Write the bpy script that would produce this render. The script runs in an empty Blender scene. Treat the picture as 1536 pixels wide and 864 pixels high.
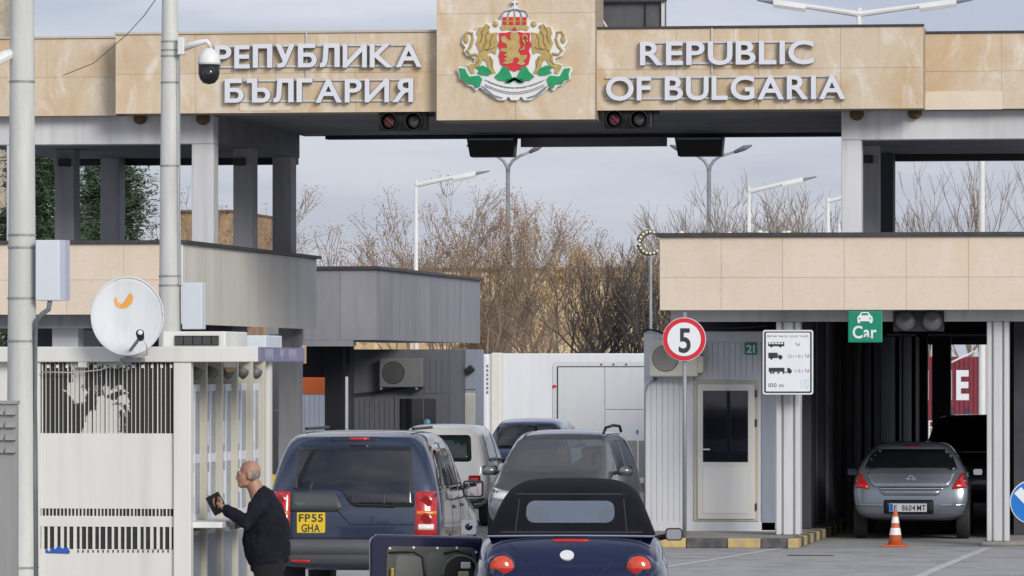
import bpy, bmesh, math, random
from mathutils import Vector, Matrix, noise
from mathutils.bvhtree import BVHTree
from mathutils.geometry import tessellate_polygon
R = math.radians
scene = bpy.context.scene
C = scene.collection

# ------------------------------------------------------------------ camera
F, HZ, CAMZ, YAW = 8000.0, 553.0, 2.55, math.atan(1132/8000)
cd = bpy.data.cameras.new('camera'); cam = bpy.data.objects.new('camera', cd); C.objects.link(cam)
cam.location = (0, 0, CAMZ); cam.rotation_euler = (R(90), 0, YAW)
cd.sensor_width = 36; cd.lens = 36*F/1536; cd.shift_y = (HZ-432)/1536
cd.clip_start = 1; cd.clip_end = 3000
scene.camera = cam
# ------------------------------------------------------------------ sky and sun
SUN_EL, SUN_AZ = R(22), R(145)           # hazy sun behind the camera, to its right
w = bpy.data.worlds.new('World'); scene.world = w; w.use_nodes = True
nt = w.node_tree; nt.nodes.clear()
out = nt.nodes.new('ShaderNodeOutputWorld'); bg = nt.nodes.new('ShaderNodeBackground')
sky = nt.nodes.new('ShaderNodeTexSky'); sky.sky_type = 'NISHITA'; sky.sun_disc = False
sky.sun_elevation = SUN_EL; sky.sun_rotation = SUN_AZ
tc = nt.nodes.new('ShaderNodeTexCoord'); mp = nt.nodes.new('ShaderNodeMapping'); mp.inputs['Scale'].default_value = (1, 1, 1)
nz = nt.nodes.new('ShaderNodeTexNoise'); nz.inputs['Scale'].default_value = 1.6; nz.inputs['Detail'].default_value = 6; nz.inputs['Roughness'].default_value = .55
rp = nt.nodes.new('ShaderNodeValToRGB'); rp.color_ramp.elements[0].position = .40; rp.color_ramp.elements[1].position = .62
rp.color_ramp.elements[0].color = (2.0, 2.5, 3.7, 1); rp.color_ramp.elements[1].color = (8.2, 8.1, 8.3, 1)
mx = nt.nodes.new('ShaderNodeMixRGB'); mx.inputs[0].default_value = .86
# a layer of broken cloud high overhead that closes to even haze towards the horizon
sx_ = nt.nodes.new('ShaderNodeSeparateXYZ'); nt.links.new(tc.outputs['Generated'], sx_.inputs[0])
ab_ = nt.nodes.new('ShaderNodeMath'); ab_.operation = 'ADD'; ab_.inputs[1].default_value = .12; nt.links.new(sx_.outputs[2], ab_.inputs[0])
dv_ = nt.nodes.new('ShaderNodeVectorMath'); dv_.operation = 'DIVIDE'; cb_ = nt.nodes.new('ShaderNodeCombineXYZ'); cb_.inputs[2].default_value = 1
nt.links.new(ab_.outputs[0], cb_.inputs[0]); nt.links.new(ab_.outputs[0], cb_.inputs[1]); nt.links.new(tc.outputs['Generated'], dv_.inputs[0]); nt.links.new(cb_.outputs[0], dv_.inputs[1])
nt.links.new(dv_.outputs[0], mp.inputs[0]); nt.links.new(mp.outputs[0], nz.inputs[0]); nt.links.new(nz.outputs[0], rp.inputs[0])
hz_ = nt.nodes.new('ShaderNodeMapRange'); hz_.inputs[1].default_value = .02; hz_.inputs[2].default_value = .35; hz_.inputs[3].default_value = .10; hz_.inputs[4].default_value = 1; nt.links.new(sx_.outputs[2], hz_.inputs[0])
hm_ = nt.nodes.new('ShaderNodeMixRGB'); hm_.inputs[1].default_value = (3.15, 3.35, 4.25, 1); nt.links.new(hz_.outputs[0], hm_.inputs[0]); nt.links.new(rp.outputs[0], hm_.inputs[2])
nt.links.new(sky.outputs[0], mx.inputs[1]); nt.links.new(hm_.outputs[0], mx.inputs[2])
nt.links.new(mx.outputs[0], bg.inputs[0]); bg.inputs[1].default_value = .13; nt.links.new(bg.outputs[0], out.inputs[0])
sd = bpy.data.lights.new('sun', 'SUN'); sd.energy = 2.0; sd.angle = R(20); sd.color = (1, .95, .87)
so = bpy.data.objects.new('sun', sd); C.objects.link(so)
sdir = Vector((math.cos(SUN_EL)*math.sin(SUN_AZ), math.cos(SUN_EL)*math.cos(SUN_AZ), math.sin(SUN_EL)))
so.rotation_euler = sdir.to_track_quat('Z', 'Y').to_euler(); so.location = (0, 0, 60)
scene.view_settings.view_transform = 'Standard'; scene.view_settings.look = 'None'
scene.view_settings.gamma = 1; scene.view_settings.use_curve_mapping = False
scene.view_settings.exposure = 0.22

# ------------------------------------------------------------------ picture to place
def ray(px, py):
    a = (px-768)/F
    return (a*math.cos(YAW)-math.sin(YAW), a*math.sin(YAW)+math.cos(YAW), (HZ-py)/F)
def P(px, py, Y):                       # point of the plane y = Y seen at a pixel
    d = ray(px, py); t = Y/d[1]
    return Vector((d[0]*t, Y, CAMZ+d[2]*t))
def PX(px, Y): return P(px, 0, Y).x
def PZ(py, Y, px=768): return P(px, py, Y).z

# ------------------------------------------------------------------ materials
MATS = {}
def mat(name, col, rough=.6, metal=0, var=.12, scale=2.0, streak=0, col2=None, bump=0, coat=0, spec=.5, emit=0, rnd=0, fine=0):
    if name in MATS: return MATS[name]
    m = bpy.data.materials.new(name); m.use_nodes = True; MATS[name] = m
    t = m.node_tree; b = t.nodes['Principled BSDF']; L = t.links.new
    b.inputs['Roughness'].default_value = rough; b.inputs['Metallic'].default_value = metal
    b.inputs['Coat Weight'].default_value = coat; b.inputs['Coat Roughness'].default_value = .04
    b.inputs['Specular IOR Level'].default_value = spec
    geo = t.nodes.new('ShaderNodeNewGeometry')
    c = (*col, 1); c2 = (*(col2 or tuple(x*(1-var) for x in col)), 1)
    n = t.nodes.new('ShaderNodeTexNoise'); n.inputs['Scale'].default_value = scale; n.inputs['Detail'].default_value = 5; n.inputs['Roughness'].default_value = .6
    mpg = t.nodes.new('ShaderNodeMapping'); mpg.inputs['Scale'].default_value = (1, 1, .18 if streak else 1)
    L(geo.outputs['Position'], mpg.inputs[0]); L(mpg.outputs[0], n.inputs[0])
    r = t.nodes.new('ShaderNodeValToRGB'); r.color_ramp.elements[0].position = .36; r.color_ramp.elements[1].position = .66
    r.color_ramp.elements[0].color = c2; r.color_ramp.elements[1].color = c
    L(n.outputs[0], r.inputs[0]); last = r.outputs[0]
    if streak:
        n2 = t.nodes.new('ShaderNodeTexNoise'); n2.inputs['Scale'].default_value = 7; n2.inputs['Detail'].default_value = 4
        mp2 = t.nodes.new('ShaderNodeMapping'); mp2.inputs['Scale'].default_value = (1, 1, .06)
        L(geo.outputs['Position'], mp2.inputs[0]); L(mp2.outputs[0], n2.inputs[0])
        r2 = t.nodes.new('ShaderNodeValToRGB'); r2.color_ramp.elements[0].position = .5; r2.color_ramp.elements[1].position = .8
        r2.color_ramp.elements[0].color = (1, 1, 1, 1); r2.color_ramp.elements[1].color = (1-streak, 1-streak*1.05, 1-streak*1.1, 1)
        mm = t.nodes.new('ShaderNodeMixRGB'); mm.blend_type = 'MULTIPLY'; mm.inputs[0].default_value = 1
        L(n2.outputs[0], r2.inputs[0]); L(last, mm.inputs[1]); L(r2.outputs[0], mm.inputs[2]); last = mm.outputs[0]
    if rnd:
        oi = t.nodes.new('ShaderNodeObjectInfo'); mr = t.nodes.new('ShaderNodeMapRange')
        mr.inputs[3].default_value = 1-rnd; mr.inputs[4].default_value = 1+rnd
        mm = t.nodes.new('ShaderNodeMixRGB'); mm.blend_type = 'MULTIPLY'; mm.inputs[0].default_value = 1
        L(oi.outputs['Random'], mr.inputs[0]); L(last, mm.inputs[1]); L(mr.outputs[0], mm.inputs[2]); last = mm.outputs[0]
    L(last, b.inputs['Base Color'])
    if fine or bump:
        n3 = t.nodes.new('ShaderNodeTexNoise'); n3.inputs['Scale'].default_value = fine or 40; n3.inputs['Detail'].default_value = 3
        L(geo.outputs['Position'], n3.inputs[0])
        bp = t.nodes.new('ShaderNodeBump'); bp.inputs['Strength'].default_value = bump; bp.inputs['Distance'].default_value = .02
        L(n3.outputs[0], bp.inputs['Height']); L(bp.outputs[0], b.inputs['Normal'])
    if emit:
        b.inputs['Emission Color'].default_value = c; b.inputs['Emission Strength'].default_value = emit
    return m
def glass_mat(name, tint, fac=.25, haze=0):
    m = bpy.data.materials.new(name); m.use_nodes = True; MATS[name] = m
    t = m.node_tree; t.nodes.clear(); L = t.links.new
    o = t.nodes.new('ShaderNodeOutputMaterial'); tr = t.nodes.new('ShaderNodeBsdfTransparent'); g = t.nodes.new('ShaderNodeBsdfGlossy')
    tr.inputs[0].default_value = (*tint, 1); g.inputs['Roughness'].default_value = .02; g.inputs[0].default_value = (.9, .95, 1, 1)
    fr = t.nodes.new('ShaderNodeFresnel'); fr.inputs[0].default_value = 1.5
    ad = t.nodes.new('ShaderNodeMath'); ad.operation = 'ADD'; ad.inputs[1].default_value = fac; ad.use_clamp = True
    mixs = t.nodes.new('ShaderNodeMixShader')
    L(fr.outputs[0], ad.inputs[0]); L(ad.outputs[0], mixs.inputs[0]); L(tr.outputs[0], mixs.inputs[1]); L(g.outputs[0], mixs.inputs[2]); L(mixs.outputs[0], o.inputs[0])
    if haze:                                   # pale diffuse layer stands in for sky reflected on the pane
        df = t.nodes.new('ShaderNodeBsdfDiffuse'); df.inputs[0].default_value = (.42, .46, .5, 1); m2 = t.nodes.new('ShaderNodeMixShader'); m2.inputs[0].default_value = haze
        L(mixs.outputs[0], m2.inputs[1]); L(df.outputs[0], m2.inputs[2]); L(m2.outputs[0], o.inputs[0])
    return m

def weathered_stone(name, base, ochre, pale, am, pm, sm):
    m = bpy.data.materials.new(name); m.use_nodes = True; t = m.node_tree; b = t.nodes['Principled BSDF']; L = t.links.new; b.inputs['Roughness'].default_value = .85
    g = t.nodes.new('ShaderNodeNewGeometry')
    def layer(prev, col, scale, zs, lo, hi, amt, dist=.6):
        mpp = t.nodes.new('ShaderNodeMapping'); mpp.inputs['Scale'].default_value = (1, 1, zs); L(g.outputs['Position'], mpp.inputs[0])
        n = t.nodes.new('ShaderNodeTexNoise'); n.inputs['Scale'].default_value = scale; n.inputs['Detail'].default_value = 7; n.inputs['Roughness'].default_value = .62; n.inputs['Distortion'].default_value = dist; L(mpp.outputs[0], n.inputs[0])
        r = t.nodes.new('ShaderNodeMapRange'); r.inputs[1].default_value = lo; r.inputs[2].default_value = hi; r.inputs[4].default_value = amt; L(n.outputs[0], r.inputs[0])
        x = t.nodes.new('ShaderNodeMixRGB'); L(r.outputs[0], x.inputs[0]); x.inputs[2].default_value = (*col, 1)
        if isinstance(prev, tuple): x.inputs[1].default_value = (*prev, 1)
        else: L(prev, x.inputs[1])
        return x.outputs[0]
    c = layer(base, ochre, 1.1, .7, .44, .66, am); c = layer(c, pale, 1.9, .55, .52, .68, pm, 1.2); c = layer(c, ochre, 6, .07, .55, .75, sm); c = layer(c, tuple(x*.55 for x in ochre), 9, .12, .66, .78, sm*.6); c = layer(c, tuple(x*.8 for x in base), 14, 1, .5, .7, .35)
    oi = t.nodes.new('ShaderNodeObjectInfo'); mr = t.nodes.new('ShaderNodeMapRange'); mr.inputs[3].default_value = .97; mr.inputs[4].default_value = 1.03; L(oi.outputs['Random'], mr.inputs[0])
    mm = t.nodes.new('ShaderNodeMixRGB'); mm.blend_type = 'MULTIPLY'; mm.inputs[0].default_value = 1; L(c, mm.inputs[1]); L(mr.outputs[0], mm.inputs[2]); L(mm.outputs[0], b.inputs['Base Color'])
    n3 = t.nodes.new('ShaderNodeTexNoise'); n3.inputs['Scale'].default_value = 28; L(g.outputs['Position'], n3.inputs[0]); bp = t.nodes.new('ShaderNodeBump'); bp.inputs['Strength'].default_value = .2; bp.inputs['Distance'].default_value = .02; L(n3.outputs[0], bp.inputs['Height']); L(bp.outputs[0], b.inputs['Normal'])
    return m
stone = weathered_stone('travertine', (.60, .50, .375), (.52, .36, .19), (.72, .66, .57), .75, .8, .55)
stone_pale = weathered_stone('pale_travertine', (.66, .56, .46), (.58, .46, .32), (.68, .60, .52), .35, .5, .2)
stone_new = mat('fresh_plaster', (.72, .63, .50), .85, var=.08, scale=3, bump=.1)
joint = mat('joint', (.40, .33, .25), .9)
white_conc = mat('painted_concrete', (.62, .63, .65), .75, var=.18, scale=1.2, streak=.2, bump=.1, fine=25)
shaded_conc = mat('shaded_paint', (.38, .39, .42), .75, var=.3, scale=1.5, streak=.3)  # darker copy of the column paint, shade put into the colour
soffit = mat('shaded_soffit', (.22, .22, .245), .8, var=.3, scale=.8)  # base colour darkened to carry the shade under the roofs
dark = mat('dark_metal', (.018, .019, .028), .6, var=.3)
black = mat('black_plastic', (.012, .012, .014), .5, var=.2)
cap = mat('dark_coping', (.05, .05, .055), .6, var=.4, scale=5)
clad = mat('grey_cladding', (.76, .74, .68), .6, var=.12, scale=1.2, streak=.14)
clad2 = mat('slate_cladding', (.27, .27, .295), .6, var=.22, scale=2.2, streak=.15)
white = mat('white_paint', (.74, .74, .73), .45, var=.08, scale=3, streak=.1)
kiosk_w = mat('kiosk_paint', (.68, .675, .64), .5, var=.07, scale=3, streak=.12)
cream = mat('cream_frame', (.52, .50, .42), .5, var=.15, streak=.15)
pole_m = mat('galvanised_paint', (.60, .61, .58), .55, var=.2, scale=4, streak=.3, bump=.15, fine=20)
lampm = mat('lamp_post_paint', (.72, .72, .70), .5, var=.1)
greysteel = mat('grey_steel', (.30, .32, .34), .5, metal=.3, var=.2)
boxm = mat('cabinet_paint', (.60, .65, .70), .45, var=.07, streak=.1)
sandw = mat('sandwich_panel', (.62, .64, .69), .5, var=.07, streak=.12)
blue_grey = mat('blue_grey_panel', (.26, .29, .36), .55, var=.15, streak=.2)
letter_face = mat('letter_face', (.66, .68, .74), .35, var=.04)
letter_side = mat('letter_return', (.22, .23, .26), .5)
redm = mat('sign_red', (.62, .02, .035), .4, var=.08)
crest_red = mat('crest_red', (.60, .025, .04), .45, var=.08)
gold = mat('crest_gold', (.52, .37, .13), .5, var=.25, scale=12)
green = mat('crest_green', (.01, .32, .12), .5, var=.2, scale=10)
crest_w = mat('crest_white', (.74, .75, .74), .45, var=.08)
ink = mat('ink', (.03, .03, .035), .6)
signw = mat('sign_white', (.74, .77, .80), .35, var=.05)
signg = mat('sign_green', (.0, .23, .13), .4, var=.08)
signb = mat('sign_blue', (.01, .17, .58), .4, var=.08)
rubber = mat('rubber', (.02, .02, .021), .8, var=.3, scale=8)
darkglass = mat('dark_glass', (.008, .009, .012), .03, var=.1, spec=.8)
glass_see = glass_mat('clear_glass', (.66, .74, .74), .02); glass_screen = glass_mat('screen_glass', (.36, .42, .45), .30, .2)
glass_tint = glass_mat('tinted_glass', (.30, .38, .38), .08)
mirror = mat('mirror_glass', (.75, .77, .8), .03, metal=1, var=.02)
chrome = mat('chrome', (.7, .7, .72), .12, metal=1, var=.05)
lamp_red = mat('lamp_red', (.55, .012, .012), .15, var=.3, scale=25, coat=.6)
lamp_amber = mat('lamp_amber', (.75, .2, .01), .2, var=.2, scale=25, coat=.6)
lamp_white = mat('lamp_clear', (.75, .75, .72), .15, var=.15, scale=30, coat=.6)
asphalt = weathered_stone('asphalt', (.33, .327, .318), (.19, .19, .185), (.42, .415, .40), .7, .6, .5)
concrete = mat('concrete', (.33, .31, .28), .9, var=.3, scale=3, bump=.3)
linep = mat('line_paint', (.55, .55, .54), .8, col2=(.36, .36, .355), scale=7)
kerb_y = mat('kerb_yellow', (.55, .40, .13), .8, col2=(.38, .30, .18), scale=8, rnd=.12)
kerb_b = mat('kerb_black', (.055, .055, .06), .85, col2=(.12, .115, .11), scale=9)
orange = mat('orange_band', (.70, .14, .025), .5, var=.1)

# ------------------------------------------------------------------ mesh building
class MB:
    def __init__(s): s.v = []; s.f = []; s.m = []; s.k = 0
    def mi(s, i): s.k = i; return s
    def add(s, vs, fs):
        o = len(s.v); s.v += [tuple(v) for v in vs]; s.f += [tuple(i+o for i in f) for f in fs]; s.m += [s.k]*len(fs); return s
    def box(s, x0, x1, y0, y1, z0, z1):
        if x0 > x1: x0, x1 = x1, x0
        if z0 > z1: z0, z1 = z1, z0
        return s.add([(x0,y0,z0),(x1,y0,z0),(x1,y1,z0),(x0,y1,z0),(x0,y0,z1),(x1,y0,z1),(x1,y1,z1),(x0,y1,z1)],
                     [(0,3,2,1),(4,5,6,7),(0,1,5,4),(1,2,6,5),(2,3,7,6),(3,0,4,7)])
    def pbox(s, px0, px1, py0, py1, Y, dep):            # box whose front shows at a pixel rectangle on plane Y
        pm = (px0+px1)/2; a = P(px0, py1, Y); b = P(px1, py0, Y)
        return s.box(a.x, b.x, Y, Y+dep, PZ(py1, Y, pm), PZ(py0, Y, pm))
    def cyl(s, p0, p1, r0, r1=None, n=12, caps=True):
        p0, p1 = Vector(p0), Vector(p1); r1 = r0 if r1 is None else r1
        d = (p1-p0); q = d.to_track_quat('Z', 'Y') if d.length > 1e-9 else Matrix.Identity(3).to_quaternion()
        vs = []
        for p, r in ((p0, r0), (p1, r1)):
            for i in range(n):
                a = 2*math.pi*i/n; vs.append(p + q @ Vector((r*math.cos(a), r*math.sin(a), 0)))
        fs = [(i, (i+1) % n, n+(i+1) % n, n+i) for i in range(n)]
        if caps: fs += [tuple(range(n-1, -1, -1)), tuple(range(n, 2*n))]
        return s.add(vs, fs)
    def tube(s, pts, r, n=8):
        pts = [Vector(p) for p in pts]; rs = r if isinstance(r, (list, tuple)) else [r]*len(pts)
        vs = []
        for i, p in enumerate(pts):
            d = pts[min(i+1, len(pts)-1)] - pts[max(i-1, 0)]
            q = d.to_track_quat('Z', 'Y')
            for j in range(n):
                a = 2*math.pi*j/n; vs.append(p + q @ Vector((rs[i]*math.cos(a), rs[i]*math.sin(a), 0)))
        fs = [(i*n+j, i*n+(j+1) % n, (i+1)*n+(j+1) % n, (i+1)*n+j) for i in range(len(pts)-1) for j in range(n)]
        fs += [tuple(range(n-1, -1, -1)), tuple((len(pts)-1)*n+j for j in range(n))]
        return s.add(vs, fs)
    def lathe(s, prof, c=(0,0,0), axis='Z', n=20):      # prof: (radius, height)
        vs = []
        for r, h in prof:
            for j in range(n):
                a = 2*math.pi*j/n; x, y = r*math.cos(a), r*math.sin(a)
                v = {'Z': (x, y, h), 'Y': (x, h, -y), 'X': (h, x, y)}[axis]
                vs.append((c[0]+v[0], c[1]+v[1], c[2]+v[2]))
        k = len(prof)
        fs = [(i*n+j, i*n+(j+1) % n, (i+1)*n+(j+1) % n, (i+1)*n+j) for i in range(k-1) for j in range(n)]
        fs += [tuple(range(n-1, -1, -1)), tuple((k-1)*n+j for j in range(n))]
        return s.add(vs, fs)
    def ball(s, c, rx, ry, rz, n=16, m=10):
        vs = [(c[0]+rx*math.sin(math.pi*i/m)*math.cos(2*math.pi*j/n), c[1]+ry*math.sin(math.pi*i/m)*math.sin(2*math.pi*j/n), c[2]-rz*math.cos(math.pi*i/m)) for i in range(1, m) for j in range(n)]
        b = len(vs); vs += [(c[0], c[1], c[2]-rz), (c[0], c[1], c[2]+rz)]
        fs = [(i*n+j, i*n+(j+1) % n, (i+1)*n+(j+1) % n, (i+1)*n+j) for i in range(m-2) for j in range(n)]
        fs += [(b, (j+1) % n, j) for j in range(n)] + [(b+1, (m-2)*n+j, (m-2)*n+(j+1) % n) for j in range(n)]
        return s.add(vs, fs)
    def prism(s, poly, y0, y1):                         # polygon in (x, z), from y0 (front) to y1
        area = sum(poly[i][0]*poly[(i+1) % len(poly)][1]-poly[(i+1) % len(poly)][0]*poly[i][1] for i in range(len(poly)))
        if area < 0: poly = poly[::-1]
        n = len(poly)
        vs = [(x, y0, z) for x, z in poly] + [(x, y1, z) for x, z in poly]
        return s.add(vs, [tuple(range(n)), tuple(range(2*n-1, n-1, -1))] + [((i+1) % n, i, n+i, n+(i+1) % n) for i in range(n)])
    def build(s, name, mats, parent=None, smooth=False, bevel=0, seg=2, sub=0, local=False):
        o0 = Vector((0, 0, 0)) if (local or parent is None) else ORG.get(parent.name, Vector((0, 0, 0)))
        me = bpy.data.meshes.new(name); me.from_pydata([(v[0]-o0[0], v[1]-o0[1], v[2]-o0[2]) for v in s.v], [], s.f)
        mats = mats if isinstance(mats, (list, tuple)) else [mats]
        for m in mats: me.materials.append(m)
        if len(mats) > 1: me.polygons.foreach_set('material_index', s.m)
        me.update()
        return link(name, me, parent, smooth, bevel, seg, sub)
ORG = {}
def link(name, me, parent=None, smooth=False, bevel=0, seg=2, sub=0):
    if smooth: me.polygons.foreach_set('use_smooth', [True]*len(me.polygons))
    o = bpy.data.objects.new(name, me); C.objects.link(o)
    if parent is not None:
        o.parent = parent; ORG[o.name] = ORG.get(parent.name, Vector((0, 0, 0)))
    if bevel:
        b = o.modifiers.new('bevel', 'BEVEL'); b.width = bevel; b.segments = seg; b.limit_method = 'ANGLE'
    if sub:
        b = o.modifiers.new('sub', 'SUBSURF'); b.levels = sub; b.render_levels = sub
    return o
def thing(name, label, cat, loc=(0, 0, 0), rotz=0, group=None):
    o = bpy.data.objects.new(name, None); C.objects.link(o); o.empty_display_size = .3
    o.location = loc; o.rotation_euler = (0, 0, rotz); ORG[o.name] = Vector(loc)
    return tag(o, label, cat, group)
def tag(o, label, cat, group=None):
    o['label'] = label; o['category'] = cat
    if group: o['group'] = group
    return o
def struct(o): o['kind'] = 'structure'; return o
def smooth_angle(o, a=40):
    me = o.data; me.polygons.foreach_set('use_smooth', [True]*len(me.polygons)); me.set_sharp_from_angle(angle=R(a)); return o
def evaluated(o):
    dg = bpy.context.evaluated_depsgraph_get(); dg.update()
    return bpy.data.meshes.new_from_object(o.evaluated_get(dg))

_tc = {}
def _bowl(cx, cy, rx, ry): return [(cx+rx*math.cos(R(a)), cy+ry*math.sin(R(a))) for a in range(-90, 91, 15)]
HAND = {'П': [[(0,0),(.2,0),(.2,.82),(.55,.82),(.55,0),(.75,0),(.75,1),(0,1)]], 'Г': [[(0,0),(.2,0),(.2,.82),(.6,.82),(.6,1),(0,1)]],
        'Л': [[(0,0),(.10,0),(.20,.03),(.26,.12),(.30,.3),(.33,.82),(.56,.82),(.56,0),(.76,0),(.76,1),(.15,1),(.12,.4),(.10,.24),(.06,.18),(0,.17)]],
        'У': [[(0,1),(.21,1),(.385,.55),(.54,1),(.75,1),(.46,.25),(.40,.10),(.32,.02),(.2,0),(.08,0),(.08,.17),(.18,.17),(.25,.20),(.28,.28)]],
        'Б': [[(0,0)]+_bowl(.44,.31,.28,.31)+[(.2,.62),(.2,.82),(.66,.82),(.66,1),(0,1)], [(.2,.17)]+_bowl(.40,.31,.13,.14)+[(.2,.45)]],
        'Ъ': [[(.2,0)]+_bowl(.62,.31,.28,.31)+[(.4,.62),(.4,1),(0,1),(0,.82),(.2,.82)], [(.4,.17)]+_bowl(.58,.31,.13,.14)+[(.4,.45)]]}
TWIN = {'Р': 'P', 'Е': 'E', 'К': 'K', 'А': 'A', 'С': 'C', 'Т': 'T', 'Н': 'H', 'В': 'B', 'О': 'O', 'Д': 'A'}; MIRROR = {'И': 'N', 'Я': 'R'}
def glyph(ch, bold=.022):
    if ch in TWIN: return glyph(TWIN[ch], bold)
    if ch in MIRROR:
        vs, fs = glyph(MIRROR[ch], bold); w_ = max(v[0] for v in vs); return [(w_-v[0], v[1]) for v in vs], [tuple(f[::-1]) for f in fs]
    if ch in HAND:
        lp = HAND[ch]; flat = [p for l in lp for p in l]; out_ = []
        for t_ in tessellate_polygon([[Vector((x, y, 0)) for x, y in l] for l in lp]):
            a, b, c = (flat[i] for i in t_); ar = (b[0]-a[0])*(c[1]-a[1])-(c[0]-a[0])*(b[1]-a[1])
            if abs(ar) > 1e-10: out_.append(tuple(t_) if ar > 0 else tuple(t_)[::-1])
        return flat, out_
    return font_glyph(ch, bold)
def font_glyph(ch, bold=.022):                    # flat outline of one character as (verts, faces), height of a capital = 1
    if (ch, bold) in _tc: return _tc[(ch, bold)]
    cu = bpy.data.curves.new('t', 'FONT'); cu.body = ch; cu.size = 1; cu.resolution_u = 4; cu.fill_mode = 'FRONT'
    o = bpy.data.objects.new('t', cu); C.objects.link(o)
    me = evaluated(o); vs = [v.co.copy() for v in me.vertices]; fs = [tuple(p.vertices) for p in me.polygons]
    bpy.data.objects.remove(o); bpy.data.meshes.remove(me); bpy.data.curves.remove(cu)
    k = .73; V = [(v.x/k, v.y/k) for v in vs]
    if bold: V, fs = embolden(V, fs, bold)
    _tc[(ch, bold)] = (V, fs); return V, fs
def embolden(V, fs, d):                      # push the outline outwards and fill it again
    nxt = {}; es = set()
    for f in fs:
        for i in range(len(f)): es.add((f[i], f[(i+1) % len(f)]))
    for a, b in es:
        if (b, a) not in es: nxt[a] = b
    loops = []; todo = set(nxt)
    while todo:
        s = todo.pop(); lp = [s]; c = nxt[s]
        while c != s and c in nxt and c in todo: todo.discard(c); lp.append(c); c = nxt[c]
        if len(lp) > 2: loops.append(lp)
    outl = []
    for lp in loops:
        pts = [V[i] for i in lp]; pts = [p for i, p in enumerate(pts) if (p[0]-pts[i-1][0])**2+(p[1]-pts[i-1][1])**2 > 1e-8]; n = len(pts); new = []
        for i in range(n):
            p = Vector(pts[i]); a = (p-Vector(pts[i-1])).normalized(); b = (Vector(pts[(i+1) % n])-p).normalized()
            na, nb = Vector((a.y, -a.x)), Vector((b.y, -b.x)); m = na+nb
            m = m.normalized() if m.length > 1e-6 else na; c = max(.35, m.dot(na)); new.append(p+m*(d/c))
        outl.append([Vector((q.x, q.y, 0)) for q in new])
    tri = tessellate_polygon(outl); flat = [(q.x, q.y) for lp in outl for q in lp]; out_ = []
    for t_ in tri:
        a, b, c = (flat[i] for i in t_); ar = (b[0]-a[0])*(c[1]-a[1])-(c[0]-a[0])*(b[1]-a[1])
        if abs(ar) > 1e-10: out_.append(tuple(t_) if ar > 0 else tuple(t_)[::-1])
    return flat, out_
def text_layout(s, gap=.13, bold=.022, space=.38):
    x = 0; outl = []
    for ch in s:
        if ch == ' ': x += space; continue
        vs, fs = glyph(ch, bold)
        if not vs: continue
        a = min(v[0] for v in vs); b = max(v[0] for v in vs)
        outl.append((ch, [(v[0]-a+x, v[1]) for v in vs], fs)); x += b-a+gap
    return outl, x-gap
def flat_text(mb, s, x0, x1, z0, z1, y, gap=.13, bold=.02, face=-1):
    """text as thin faces on a plane y (facing -y), stretched into the given box"""
    lay, wd = text_layout(s, gap, bold)
    for ch, vs, fs in lay:
        mb.add([(x0+(x1-x0)*v[0]/wd, y, z0+(z1-z0)*v[1]) for v in vs], fs)
    return mb
def solid_text_mesh(vs, fs, depth, to):
    """extrude a flat glyph; material 0 on the face, 1 on the returns; `to` maps (u, v, d) to a point"""
    n = len(vs); edges = {}
    for f in fs:
        for i in range(len(f)):
            e = (f[i], f[(i+1) % len(f)]); edges[e] = edges.get(e, 0)+1
    V = [to(u, v, 0) for u, v in vs] + [to(u, v, depth) for u, v in vs]
    Fc = [tuple(f) for f in fs]; M = [0]*len(Fc)
    for a, b in list(edges):
        if (b, a) not in edges: Fc.append((b, a, a+n, b+n)); M.append(1)
    return V, Fc, M
# ================================================================== ground
g = MB(); g.box(-500, 500, -60, 1200, -.4, 0)
struct(g.build('ground', asphalt))
def strip(name, pts, wd, z=.004):
    m = MB(); n = len(pts); vs = []
    for i, p in enumerate(pts):
        d = (Vector(pts[min(i+1, n-1)])-Vector(pts[max(i-1, 0)])).normalized(); q = Vector((-d.y, d.x))*wd/2
        vs += [(p[0]-q.x, p[1]-q.y, z), (p[0]+q.x, p[1]+q.y, z)]
    m.add(vs, [(2*i, 2*i+1, 2*i+3, 2*i+2) for i in range(n-1)])
    return struct(m.build(name, linep))
def G(px, py): d = ray(px, py); t = -CAMZ/d[2]; return (d[0]*t, d[1]*t)
strip('painted_line', [G(960, 858), G(1010, 849), G(1080, 838), G(1140, 828), G(1190, 819), G(1222, 810), G(1250, 800)], .13)
strip('painted_line', [G(1370, 869), G(1420, 847), G(1482, 822)], .14)
strip('painted_line', [G(985, 838), G(1040, 837.6), G(1078, 838.4)], .10, .005)
m = MB(); a = G(1180, 834); b = G(1252, 833); m.box(a[0], b[0], a[1], a[1]+.35, .0, .006)
struct(m.build('drain_cover', mat('drain_iron', (.10, .10, .10), .7, var=.4)))

# ================================================================== cladding helper
def panels(parent, x0, x1, z0, z1, Y, rows, pw, m, gap=.0035, th=.03, jitter=.001, seed=1, z_split=None):
    rr = random.Random(seed); n = max(1, round((x1-x0)/pw)); w_ = (x1-x0)/n
    zs = z_split or [z0+(z1-z0)*i/rows for i in range(rows+1)]
    for r_ in range(len(zs)-1):
        for i in range(n):
            yy = Y - th - rr.random()*jitter
            k = MB(); k.box(x0+i*w_+gap/2, x0+(i+1)*w_-gap/2, yy, Y, zs[r_]+gap/2, zs[r_+1]-gap/2)
            k.build('stone_panel', m, parent)

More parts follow.
